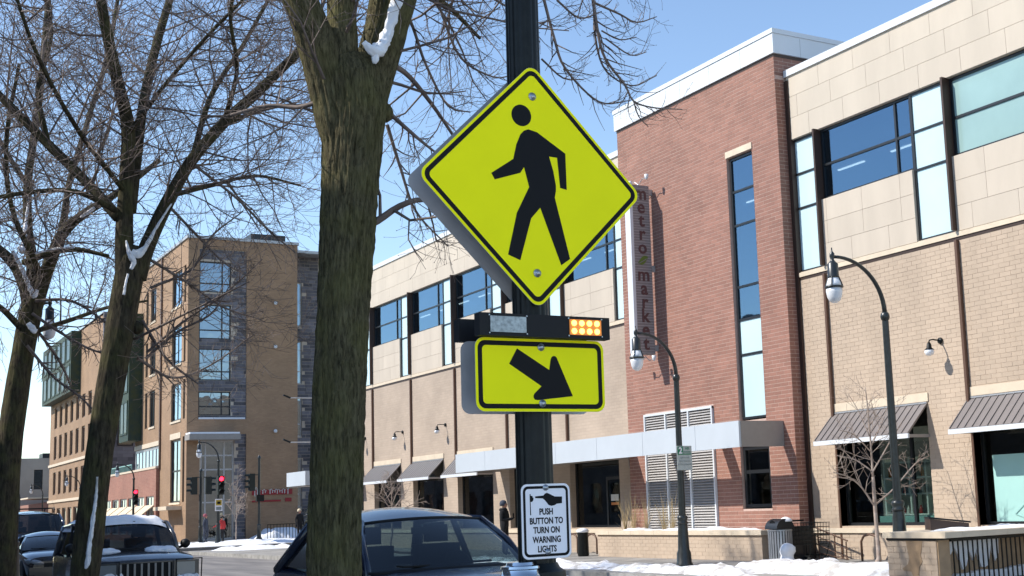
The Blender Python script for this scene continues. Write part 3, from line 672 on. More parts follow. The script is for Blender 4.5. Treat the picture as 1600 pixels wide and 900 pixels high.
# ================================================================== APARTMENT BUILDING ON THE NEXT BLOCK
YB = 90.0
ap = thing('apartment_building', (21.2, YB, .15), 'five storey tan brick apartment building with dark stone window strip', 'building')
fh = [(21.95, 25.2, 8.3, 20.1), (22.05, 25.2, .15, 7.3)]
wall('front_wall', 'tan_old', ap, 'Y', YB, 21.2, 28.8, .15, 20.75, fh, th=.4)
fz = [(17.05, 19.2), (13.8, 16.2), (10.95, 13.15), (8.55, 10.2)]
st = wall('stone_strip', 'stone_joint', ap, 'Y', YB+.1, 21.95, 25.2, 8.3, 20.1, [(21.97, 24.15, a, b) for a, b in fz], th=.3)
def blocks(par, ori, c, u0, u1, z0, z1, holes, bw=.75, bh=.24):
    mb = MB(); z = z0; rr = random.Random(9)
    while z < z1-.05:
        u = u0-rr.uniform(0, .5)
        while u < u1:
            e = u+rr.uniform(.35, bw*1.5); a, b = max(u, u0), min(e, u1)
            if b-a > .06 and not any(h[0]-.02 < (a+b)/2 < h[1]+.02 and h[2]-.05 < z+bh/2 < h[3]+.05 for h in holes):
                for h in holes:
                    if h[2]-.05 < z+bh/2 < h[3]+.05:
                        if a < h[0] < b: b = h[0]
                        elif a < h[1] < b: a = h[1]
                if b-a > .05: obox(mb, ori, c, a+.01, b-.01, z+.01, min(z+bh, z1)-.01, -rr.uniform(.01, .03), .02)
            u = e
        z += bh
    mb.build('stone_block', 'blue_stone', par, kind='stuff')
blocks(st, 'Y', YB+.1, 21.95, 25.2, 8.3, 20.1, [(21.97, 24.15, a, b) for a, b in fz])
for a, b in fz: window(ap, 'Y', YB+.1, 21.97, 24.15, a, b, (23.55,), (a+.62,), 'far_glass', 'dark_frame', .09, .1)
B('sill', 'white_metal', ap, 21.97, 25.1, YB-.06, YB+.1, 8.3, 8.42)
s2 = wall('stone_strip', 'stone_joint', ap, 'Y', YB+.1, 22.05, 25.2, .15, 7.3, [(22.15, 24.4, .2, 6.85)], th=.3)
blocks(s2, 'Y', YB+.1, 22.05, 25.2, .15, 7.3, [(22.15, 24.4, .2, 6.85)])
window(ap, 'Y', YB+.1, 22.15, 24.4, .2, 6.85, (22.5, 23.75,), (2.7, 4.9, 5.85), 'far_glass', 'galv', .1, .1)
ca = B('canopy', 'panel_back', ap, 21.1, 24.5, YB-1.2, YB+.1, 6.86, 7.24); B('snow_cover', 'snow', ca, 21.15, 24.45, YB-1.15, YB+.05, 7.242, 7.36)
# red script sign on the side wall
rs = thing('wall_sign', (27, YB, 2.9), 'red wall sign with white script lettering on the tan apartment building', 'sign')
B('panel', 'red_sign', rs, 25.6, 28.4, YB-.06, YB-.01, 3.1, 3.45);  B('strip', 'red_sign', rs, 25.6, 27.6, YB-.05, YB-.01, 2.62, 2.74); B('strip', 'red_sign', rs, 27.9, 28.35, YB-.05, YB-.01, 2.6, 2.85)
for z in (16.6, 13.5, 7.6): MB().lathe([(.03, 0), (.12, -.05), (.12, -.2), (.05, -.25)], (27.2, YB-.12, z), 8).build('wall_light', 'white_metal', ap)
B('coping', 'galv', ap, 21.1, 28.9, YB-.1, 106.7, 20.75, 20.95); B('roof_plant', 'dark_frame', ap, 25.9, 28.4, YB+1.5, YB+4, 20.95, 21.7)
MB().lathe([(.25, 0), (.25, 1.2)], (29.9, 94, 20.3), 8).build('roof_vent', 'white_metal', ap)
for k, (u0, n, h) in enumerate(((25.7, 2, .3), (26.25, 2, .14), (26.75, 7, .15), (28.0, 1, .2))):
    pts = []
    for i in range(n*8+1):
        q = i/8; pts.append((u0+q*.17+.05*math.sin(2*math.pi*q), YB-.07, 3.32+h*math.cos(2*math.pi*q)*(.8+.4*math.sin(q*2.3))))
    MB().tube(pts, .022, 4).build('lettering', 'white_good', rs)
# recessed wing to the right
wv = [(28.85, 29.75, a, b) for a, b in ((15.2, 18.4), (11.0, 14.1), (7.2, 10.0), (2.2, 5.6))]
w2 = wall('wing_wall', 'stone_joint', ap, 'Y', YB+2, 28.8, 34, .15, 20.3, wv, th=.4); blocks(w2, 'Y', YB+2, 28.8, 31, .15, 20.3, wv)
for h in wv: window(ap, 'Y', YB+2, *h, (), (h[2]+.9,), 'far_glass', 'galv', .08, .1)
B('coping', 'galv', ap, 28.8, 34.1, YB+1.9, 106.6, 20.3, 20.45)
# street face
XB = 21.2
side = []
for a, b in ((16.4, 18.9), (12.3, 15.0), (8.4, 11.0), (2.8, 7.1)): side += [(91.7, 94.6, a, b), (90.55, 91.1, a, b+.1)]
for a, b in ((16.4, 18.9), (12.4, 15.0), (8.5, 11.2)): side += [(99.8, 101.6, a, b), (102.4, 103.2, a, b)]
sw = wall('street_wall', 'tan_old', ap, 'X', XB, YB+.4, 106.6, .15, 20.75, side+[(98.4, 106.6, 5.4, 7.0)], th=.4)
for h in side:
    n = 1 if h[1]-h[0] > 1.2 else 0
    window(ap, 'X', XB, *h, ((h[0]+h[1])/2,) if n else (), ((h[2]+h[3])/2,) if h[3]-h[2] > 3 else (), 'far_glass', 'dark_frame', .12, .1)
    if n: B('sill', 'stone_trim', ap, XB-.06, XB+.05, h[0]-.1, h[1]+.1, h[2]-.14, h[2])
B('lintel', 'stone_trim', ap, XB-.04, XB+.05, 91.6, 94.7, 7.15, 7.55); B('belt', 'stone_trim', ap, XB-.05, XB+.05, 98.2, 106.6, 7.02, 7.35)
B('downpipe', 'brown_steel', ap, XB-.12, XB-.0, 97.6, 97.85, 5.3, 20.7)
window(ap, 'X', XB, 98.4, 106.6, 5.4, 7.0, [98.4+1.17*i for i in range(1, 7)], (), 'far_glass', 'galv', .2, .06)
bay = B('bay', 'teal', ap, 20.2, 21.2, 104.2, 107.6, 7.7, 17.5); 
for z in (8.2, 11.4, 14.6): window(bay, 'X', 20.2, 104.5, 107.3, z, z+2.6, (105.9,), (), 'bay_glass', 'teal', .15, -.06)
ent = B('entry_canopy', 'stone_trim', ap, 20.2, 21.2, 91.2, 95.2, 2.3, 2.55)
B('roof', 'galv', ap, XB+.4, 34, YB+.41, 106.6, 20.3, 20.5); B('back', 'tan_old', ap, 21.6, 34, 106.2, 106.6, .15, 20.3)
B('core', 'interior', ap, 22.6, 33.8, YB+2.5, 106, .15, 20.2)
# one storey red shop row with cream awnings
rw = thing('shop_row', (21.2, 108, .15), 'low red brick shop row with cream awnings past the apartment building', 'building')
rh = [(98.6+3.2*i, 101.2+3.2*i, .6, 3.4) for i in range(6)]
wall('wall', 'rust_far', rw, 'X', XB-.25, 97.9, 118.4, .15, 5.35, rh, th=.24)
B('infill', 'rust_far', rw, XB+.0, 30, 106.7, 118.4, .15, 5.3); B('coping', 'stone_trim', rw, XB-.3, XB+.0, 97.9, 118.4, 5.35, 5.5)
for h in rh:
    window(rw, 'X', XB-.25, *h, ((h[0]+h[1])/2,), (2.7,), 'far_glass', 'galv', .1, .08)
    MB().prism([(XB-.26, h[0]-.1, 2.75), (XB-1.2, h[0]-.1, 2.0), (XB-1.2, h[0]-.1, 1.94), (XB-.26, h[0]-.1, 2.65)], (0, h[1]-h[0]+.2, 0)).build('awning', 'cream', rw)
tr = MB().box(XB-.2, XB-.15, 106.8, 118.4, 5.95, 6.02)
for i in range(24): tr.box(XB-.2, XB-.15, 106.8+i*.5, 106.85+i*.5, 5.5, 5.95)
tr.build('roof_rail', 'teal_rail', rw)
# far tan block with teal top
fb = thing('apartment_building', (21.2, 135, .15), 'distant tan apartment block with teal glass top storeys between two trunks', 'building')
fhh = []
for z in ((4.6, 6.9), (8.2, 10.6), (11.4, 13.6)):
    for i in range(8): fhh.append((122.5+3.3*i, 124.2+3.3*i, *z))
for i in range(8): fhh.append((122.4+3.3*i, 124.6+3.3*i, .4, 3.2))
wall('street_wall', 'tan_old', fb, 'X', XB, 121, 150, .15, 20.0, fhh, th=.4)
for h in fhh: window(fb, 'X', XB, *h, (), (), 'far_glass', 'brown_steel', .15, .12)
for z in (3.8, 7.5): B('belt', 'stone_trim', fb, XB-.12, XB+.1, 121, 150.1, z, z+.25)
tb = B('teal_bay', 'teal', fb, 20.3, 21.2, 132, 150, 14.0, 19.8)
for i in range(6):
    for z in (14.3, 17.0): window(tb, 'X', 20.3, 132.4+2.9*i, 134.6+2.9*i, z, z+2.4, (), (), 'bay_glass', 'teal', .15, -.06)
B('end_wall', 'block_far', fb, XB, 36, 120.6, 121, .15, 20); B('roof', 'galv', fb, XB, 36, 121, 150, 19.8, 20.1); B('core', 'interior', fb, 22.5, 35, 121.5, 149.5, .15, 19.7)
for i in range(3): window(fb, 'Y', 120.55, 22.5+i*3, 23.8+i*3, 8.2, 10.4, (), (), 'far_glass', 'dark_frame', .1, -.02)
gb = thing('grey_building', (23, 175, .15), 'distant grey rendered building with small windows, far left', 'building')
gw = [(23.0, 24.0, 5.9, 8.3), (25.2, 26, 6.6, 8.1)]
wall('front_wall', 'grey_wall', gb, 'Y', 175, 21.15, 34, .15, 9.7, gw, th=.4)
for h in gw: window(gb, 'Y', 175, *h, (), ((h[2]+h[3])/2-.3,), 'far_glass', 'dark_frame', .12, .1)
B('street_wall', 'teal', gb, 20.5, 21.15, 175, 200, .15, 10.5); B('roof', 'galv', gb, 21.15, 34, 175.4, 200, 9.5, 9.7); B('roof_box', 'dark_frame', gb, 24.2, 26.5, 177, 180, 9.7, 10.4); B('core', 'interior', gb, 21.5, 33, 176.5, 199, .15, 9.4)
rb = thing('red_building', (22, 160, .15), 'distant low red brick building beside the grey one', 'building')
MB().prism([(21.2, 165, .15), (26.5, 165, .15), (26.5, 165, 4.6), (21.2, 165, 3.9)], (0, 8, 0)).build('wall', 'rust_far', rb); B('coping', 'stone_trim', rb, 21.1, 26.6, 164.9, 173.1, 4.6, 4.75)
# buildings on the near side (outside the picture, they shade the near pavement)
for nm, y0, y1, h, lab in (('corner_building', 7.4, 22.5, 13.2, 'tall brick building on the near side of the street shading the crossing sign'), ('row_building', 22.6, 170, 12.2, 'brick row building on the near side of the street shading the parked cars')):
    t = thing(nm, (-5, y0, .15), lab, 'building'); hs = []
    z = 1.0
    while z+2 < h-.8:
        y = y0+1
        while y+2 < y1: hs.append((y, y+1.7, z, z+2.0)); y += 3
        z += 3.4
    mb = MB()
    for r in holes_cut(y0, y1, .15, h, hs): mb.box(-5.3, -5, *r)
    mb.box(-16, -5.3, y0, y0+.3, .15, h).box(-16, -5.3, y1-.3, y1, .15, h).box(-16, -5.3, y0+.3, y1-.3, h-.4, h-.1).box(-15.9, -15.7, y0+.3, y1-.3, .15, h-.4)
    mb.build('wall', 'block_far', t)
    for q in hs: MB().box(-5.2, -5.17, *q).build('pane', 'far_glass', t)
    B('core', 'interior', t, -15.5, -6, y0+.4, y1-.4, .15, h-.5)
# ================================================================== STREET LAMPS, SIGNALS
def street_lamp(loc, hgt, arm, label, group='black swan neck street lamps'):
    x, y, z = loc; t = thing('street_lamp', loc, label, 'street lamp', group); s = hgt/4.3
    fl = lambda a, h: 1+.05*math.cos(12*a)
    MB().lathe([(.2, 0), (.2, .1), (.175, .14), (.165, .35), (.135, .42), (.115, .9), (.105, 1.0)], loc, 24, wob=None).build('base', 'lamp_green', t, auto=40)
    MB().lathe([(.12, 0), (.125, .04), (.1, .07), (.12, .12), (.12, .17), (.09, .2)], (x, y, z+1.0), 20).build('collar', 'lamp_green', t, smooth=True)
    MB().lathe([(.078, 0), (.06, hgt-1.2)], (x, y, z+1.2), 24, wob=fl).build('pole', 'lamp_green', t, auto=50)
    MB().lathe([(.05, 0), (.075, .02), (.09, .08), (.075, .14), (.05, .17)], (x, y, z+hgt), 16).build('knuckle', 'lamp_green', t, smooth=True)
    k = 1 if arm > 0 else -1; A = abs(arm)
    pts = []
    for i in range(15):
        a = math.pi*.52*i/14; pts.append((x+k*A*(1-math.cos(a))*.98, y, z+hgt+.15+(.95*s)*math.sin(a)))
    MB().tube(pts, [.048-.018*i/14 for i in range(15)], 10).build('arm', 'lamp_green', t, smooth=True)
    e = pts[-1]; hx = e[0]+k*.05
    MB().lathe([(.01, .17), (.015, .1), (.045, .06), (.05, 0), (.03, -.06), (.06, -.1), (.1, -.14), (.105, -.38), (.11, -.4)], (hx, y, e[2]), 16).build('lamp_head', 'lamp_green', t, smooth=True)
    MB().lathe([(.1, -.4), (.13, -.5), (.155, -.56)], (hx, y, e[2]), 16).build('reflector', 'globe', t, smooth=True)
    MB().lathe([(.14, -.552), (.175, -.558), (.175, -.585), (.14, -.59)], (hx, y, e[2]), 20).build('ring', 'lamp_green', t, smooth=True)
    for i in range(4): 
        a = .6+i*math.pi/2; MB().tube([(hx+.1*math.cos(a), y+.1*math.sin(a), e[2]-.38), (hx+.165*math.cos(a), y+.165*math.sin(a), e[2]-.56)], .012, 5).build('strut', 'lamp_green', t)
    MB().lathe([(.15, -.592), (.152, -.66), (.135, -.76), (.1, -.83), (.04, -.87)], (hx, y, e[2]), 16).build('globe', 'globe', t, smooth=True)
    return t
street_lamp((17.1, 25.2, .15), 4.3, -.98, 'black swan neck street lamp carrying the two hour parking sign')
street_lamp((17.1, 18.1, .35), 4.55, -1.12, 'nearest swan neck street lamp before the right shop window')
street_lamp((4.02, 33.5, .15), 5.45, .56, 'swan neck lamp on the near side beside the far left trunk')
lc = street_lamp((19.5, 75.2, .15), 4.6, -1.0, 'swan neck lamp post with the near red signal at the corner')
ld = street_lamp((18.85, 95, .15), 4.3, -1.0, 'swan neck lamp post with red signal before the shop row')
street_lamp((19.6, 121, .15), 4.4, -1.0, 'distant swan neck lamp before the far tan block'); street_lamp((20.2, 147, .15), 4.4, -1.0, 'distant swan neck lamp before the grey building, right one'); street_lamp((19.4, 158, .15), 4.4, -1.0, 'most distant swan neck lamp beside the far left trunk')
def signal(loc, face, label, lit=None):
    x, y, z = loc; t = thing('traffic_signal', loc, label, 'traffic light', 'traffic signals at the corner'); d = Vector(face)
    B('housing', 'signal_green', t, x-.17, x+.17, y-.13, y+.13, z, z+1.05)
    for i in range(3):
        c = Vector((x, y, z+.18+.35*i)) + d*(.135 if abs(d.y) > 0 else .175); ax = 'Y' if abs(d.y) > 0 else 'X'; sg = d.x+d.y
        MB().lathe([(.12, 0), (.12, .02*sg)], c, 14, ax).build('lens', 'red_lamp' if (lit == i) else 'sign_black', t)
        v = MB(); n = 9; pr = []
        for j in range(n):
            a = math.pi*(.02+.96*j/(n-1)); pr.append((math.cos(a)*.145, math.sin(a)*.145))
        i0 = 0
        for j in range(n-1):
            def q(p, dep): return (c.x+(p[0] if ax == 'Y' else d.x*dep), c.y+(d.y*dep if ax == 'Y' else p[0]), c.z+p[1])
            v.poly([q(pr[j], 0), q(pr[j+1], 0), q(pr[j+1], .24), q(pr[j], .24)])
        v.build('visor', 'signal_green', t)
    return t
signal((19.55, 74.9, 2.95), (0, -1, 0), 'traffic light showing red on the corner lamp post', 2)
signal((18.9, 94.7, 2.75), (0, -1, 0), 'traffic light showing red before the shop row', 2)
def post(loc, h, label):
    t = thing('signal_post', loc, label, 'post'); MB().lathe([(.2, 0), (.2, .15), (.13, .3), (.11, .95), (.13, 1.0), (.08, 1.05), (.07, h-.1), (.1, h-.08), (.1, h-.02), (.03, h+.12)], loc, 14).build('shaft', 'lamp_green', t, auto=40)
    return t
p1 = post((19.95, 81, .15), 4.4, 'black signal post carrying two side facing traffic lights'); p2 = post((23.2, 80, .15), 5.1, 'black signal post before the red wall sign')
signal((19.55, 81, 3.1), (-1, 0, 0), 'left of the two side facing traffic lights'); signal((20.4, 81, 3.1), (1, 0, 0), 'right of the two side facing traffic lights'); signal((22.75, 80, 3.2), (-1, 0, 0), 'dark traffic light before the red wall sign')
for x in (19.75, 20.2): B('bracket', 'lamp_green', p1, x-.12, x+.12, 80.97, 81.03, 4.1, 4.16)
B('bracket', 'lamp_green', p2, 22.9, 23.2, 79.97, 80.03, 4.15, 4.2); B('control_box', 'black_paint', p2, 23.0, 23.45, 79.8, 80.1, 2.55, 2.95)
ss = thing('route_sign', (19.5, 75.0, 2.0), 'small yellow and white sign below the corner red signal', 'sign'); B('panel', 'sign_white', ss, 19.27, 19.67, 74.98, 75.0, 2.05, 2.72); B('field', 'yellow_paint', ss, 19.31, 19.63, 74.972, 74.979, 2.36, 2.66); B('symbol', 'sign_black', ss, 19.38, 19.56, 74.966, 74.971, 2.44, 2.57); B('lower_text', 'grey_ink', ss, 19.32, 19.62, 74.972, 74.979, 2.1, 2.28)
pk = thing('parking_sign', (17.17, 25.08, 2.4), 'grey and green two hour parking sign on the lamp post', 'sign')
B('panel', 'grey_sign', pk, 16.95, 17.36, 25.08, 25.09, 2.38, 2.94); B('green_field', 'green_paint', pk, 16.965, 17.115, 25.074, 25.079, 2.735, 2.925); text('2', .2, 'sign_white', pk, (17.04, 25.068, 2.825), bold=.006)
B('green_band', 'green_paint', pk, 17.12, 17.345, 25.074, 25.079, 2.735, 2.76); text('HR', .09, 'green_paint', pk, (17.23, 25.072, 2.875), depth=.001); text('PARKING', .05, 'green_paint', pk, (17.23, 25.072, 2.795), depth=.001)
for i, t_ in enumerate(('8AM TO 6PM', 'MON THRU SAT', 'EXCEPT HOLIDAYS')): text(t_, .043, 'grey_ink', pk, (17.155, 25.072, 2.66-.075*i), depth=.001)
# snow fence and shrub near the store corner
fe = thing('metal_fence', (25.5, 82, .15), 'short black metal fence in the snow behind the dark car', 'fence')
for i in range(12): B('bar', 'black_paint', fe, 24.3+i*.2, 24.33+i*.2, 82, 82.03, .15, 1.1)
B('rail', 'black_paint', fe, 24.3, 26.6, 82.001, 82.029, 1.1, 1.14)
# ================================================================== CROSSING SIGN POST
PX, PY = 2.585, 4.9
gp = thing('sign_pole', (PX, PY, .15), 'thick dark fluted pole carrying the yellow crossing signs', 'pole')
flut = lambda a, h: 1-.055*(.5+.5*math.cos(14*a))**2
MB().lathe([(.080, 0), (.076, 1.6), (.072, 3.2), (.069, 5.4)], (PX, PY, 1.4), 112, wob=flut).build('shaft', 'black_paint', gp, auto=60)
MB().lathe([(.24, 0), (.24, .2), (.21, .26), (.17, .9), (.15, 1.15), (.118, 1.2), (.122, 1.26), (.118, 1.295), (.095, 1.31), (.085, 1.33)], (PX, PY, .15), 32).build('base', 'black_paint', gp, auto=40)
def rr_loop(w, h, r, n=6):
    pts = []
    for cx, cz, a0 in ((w/2-r, h/2-r, 0), (-w/2+r, h/2-r, 90), (-w/2+r, -h/2+r, 180), (w/2-r, -h/2+r, 270)):
        for i in range(n+1):
            a = math.radians(a0+90*i/n); pts.append((cx+r*math.cos(a), cz+r*math.sin(a)))
    return pts
def plate(parent, c, w, h, r, rot, face, y, dirn=-1, bord=(.012, .032), bm='sign_black', back='alu'):
    ca, sa = math.cos(rot), math.sin(rot)
    def tr(pts, yy): return [(c[0]+x*ca-z*sa, yy, c[1]+x*sa+z*ca) for x, z in pts]
    MB().prism(tr(rr_loop(w, h, r), y), (0, -dirn*.0025, 0)).build('plate', back, parent)
    MB().prism(tr(rr_loop(w-.001, h-.001, r), y+dirn*.0006), (0, -dirn*.0005, 0)).build('face', face, parent)
    o, i = tr(rr_loop(w-2*bord[0], h-2*bord[0], r-bord[0]*.6), y+dirn*.0012), tr(rr_loop(w-2*bord[1], h-2*bord[1], r-bord[1]*.7), y+dirn*.0012)
    mb = MB(); n = len(o)
    for k in range(n): mb.poly([o[k], o[(k+1) % n], i[(k+1) % n], i[k]])
    mb.build('border', bm, parent)
def bolt(parent, x, y, z, s=1):
    MB().lathe([(.017*s, 0), (.016*s, -.003), (.009*s, -.004), (.009*s, -.010), (.004*s, -.012)], (x, y, z), 14, 'Y').build('bolt', 'bolt', parent, smooth=True)
def onsign(px, py, y): p = atY(px, py, y); return (p.x, y, p.z)
YF = 4.80
DC = (2.571, 3.072)
sg = thing('crossing_sign', (DC[0], YF, 2.55), 'yellow green diamond sign with black walking pedestrian', 'sign')
plate(sg, DC, .762, .762, .045, math.pi/4, 'sign_yellow', YF)
cr = lambda u, v, k, ox, oy: (ox+u/k, oy+v/k)
body = [(440, 252), (470, 262), (570, 338), (575, 465), (552, 458), (541, 352), (513, 348), (528, 400), (537, 450), (537, 470), (533, 492), (587, 708), (556, 730), (482, 528), (450, 565), (412, 712), (369, 692), (400, 545), (443, 455), (425, 385), (412, 405), (322, 428), (310, 405), (387, 356), (398, 305), (412, 270), (424, 257)]
MB().prism([onsign(*cr(u, v, 2.25, 630, 90), YF-.0016) for u, v in body], (0, .0006, 0)).build('walking_figure', 'sign_black', sg)
hc = onsign(*cr(415.5, 203, 2.25, 630, 90), YF-.0016)
MB().prism([(hc[0]+.0475*math.cos(a*math.pi/16), YF-.0016, hc[2]+.0475*math.sin(a*math.pi/16)) for a in range(32)], (0, .0006, 0)).build('head', 'sign_black', sg)
bolt(sg, DC[0], YF-.001, onsign(831, 151, YF)[2], 1.1); bolt(sg, DC[0], YF-.001, onsign(840, 427, YF)[2], 1.1)
QC = (2.578, 2.255)
sg2 = thing('arrow_sign', (QC[0], YF, 2.1), 'yellow green rectangular sign with black arrow pointing down right', 'sign')
plate(sg2, QC, .61, .305, .04, 0, 'sign_yellow', YF)
arrow = [(558, 352), (797, 512), (806, 440), (812, 420), (822, 410), (832, 408), (842, 411), (852, 422), (972, 706), (712, 735), (692, 732), (682, 718), (681, 702), (688, 686), (740, 632), (500, 465)]
MB().prism([onsign(*cr(u, v, 4.736, 690, 470), YF-.0016) for u, v in arrow], (0, .0006, 0)).build('arrow', 'sign_black', sg2)
bolt(sg2, QC[0], YF-.001, QC[1]+.118); bolt(sg2, QC[0], YF-.001, QC[1]-.118)
# the same signs facing the other way, behind the pole
YR = 4.94
sg3 = thing('crossing_sign', (2.571, YR, 2.55), 'grey back of the second diamond sign behind the pole', 'sign'); plate(sg3, DC, .762, .762, .045, math.pi/4, 'sign_yellow', YR, 1)
sg4 = thing('arrow_sign', (2.578, YR, 2.1), 'grey back of the second rectangular sign behind the pole', 'sign'); plate(sg4, QC, .61, .305, .04, 0, 'sign_yellow', YR, 1)
# rapid flashing beacon bar
LZ = 2.455
def bar(y0, y1, lab, face):
    t = thing('beacon_bar', (PX, (y0+y1)/2, LZ), lab, 'light bar'); mb = MB().box(2.271, 2.886, y0, y1, LZ-.047, LZ+.047)
    mb.build('housing', 'plastic', t)
    return t
lbx = bar(YF-.055, YF-.005, 'black flashing beacon bar with lit amber lamps above the arrow sign', -1)
bar(YR+.005, YR+.06, 'black beacon bar facing away behind the pole', 1)
yl = YF-.0555
ln = B('lens', 'lens_grey', lbx, 2.318, 2.482, yl-.004, yl, LZ-.032, LZ+.034)
ledp = B('lamp', 'led_tray', lbx, 2.688, 2.842, yl-.004, yl, LZ-.032, LZ+.034)
for i in range(4):
    for j in range(2):
        c = (2.709+i*.037, yl-.004, LZ-.016+j*.034)
        MB().lathe([(.0125, 0), (.012, -.003), (.008, -.006), (.002, -.007)], c, 14, 'Y').build('led', 'led', ledp, smooth=True)
for a, b in ((2.314, 2.486), (2.684, 2.846)):
    for x in (a, b):
        for z in (-.036, .038): MB().lathe([(.004, 0), (.003, -.003)], (x, yl, LZ+z), 8, 'Y').build('screw', 'bolt', lbx)
# push button sign and button
BC = (2.580, 1.652)
pb = thing('button_sign', (BC[0], YF, 1.5), 'small white push button sign with black lettering on the pole', 'sign')
plate(pb, BC, .229, .305, .028, 0, 'sign_white', YF, -1, (.009, .02))
for t_, v, wd in (('PUSH', 555, 1), ('BUTTON TO', 605, 1), ('TURN ON', 655, 1), ('WARNING', 707, 1), ('LIGHTS', 758, 1)):
    z = onsign(840, 640+v/3.464, YF)[2]
    text(t_, .0355, 'sign_black', pb, (BC[0], YF-.0014, z), bold=.0011, depth=.0003, sx=.76)
hand = [(195, 470), (240, 465), (247, 455), (258, 450), (272, 456), (300, 470), (340, 470), (340, 506), (312, 509), (300, 517), (283, 521), (268, 516), (258, 503), (247, 490), (236, 481), (195, 479)]
MB().prism([onsign(*cr(u, v, 3.464, 780, 640), YF-.0016) for u, v in hand], (0, .0006, 0)).build('hand_symbol', 'sign_black', pb)
MB().prism([onsign(*cr(u, v, 3.464, 780, 640), YF-.0016) for u, v in [(165, 458), (170, 458), (170, 466), (180, 468), (181, 476), (186, 478), (185, 490), (178, 500), (170, 500), (173, 572), (168, 572)]], (0, .0006, 0)).build('button_symbol', 'sign_black', pb)
bolt(pb, BC[0], YF-.001, BC[1]+.137, .8); bolt(pb, BC[0]+.003, YF-.001, BC[1]-.125, .8)
bt = thing('push_button', (2.51, 4.78, 1.4), 'round stainless steel push button housing at the foot of the white sign', 'button')
MB().lathe([(.085, 0), (.088, .03), (.078, .04), (.075, .055), (.082, .06), (.08, .07), (.06, .074), (.056, .085), (.02, .09)], (2.475, 4.84, 1.405), 28).build('housing', 'chrome', bt, auto=40)
MB().lathe([(.03, 0), (.03, .1)], (2.475, 4.84, 1.33), 12).build('stem', 'chrome', bt, smooth=True)
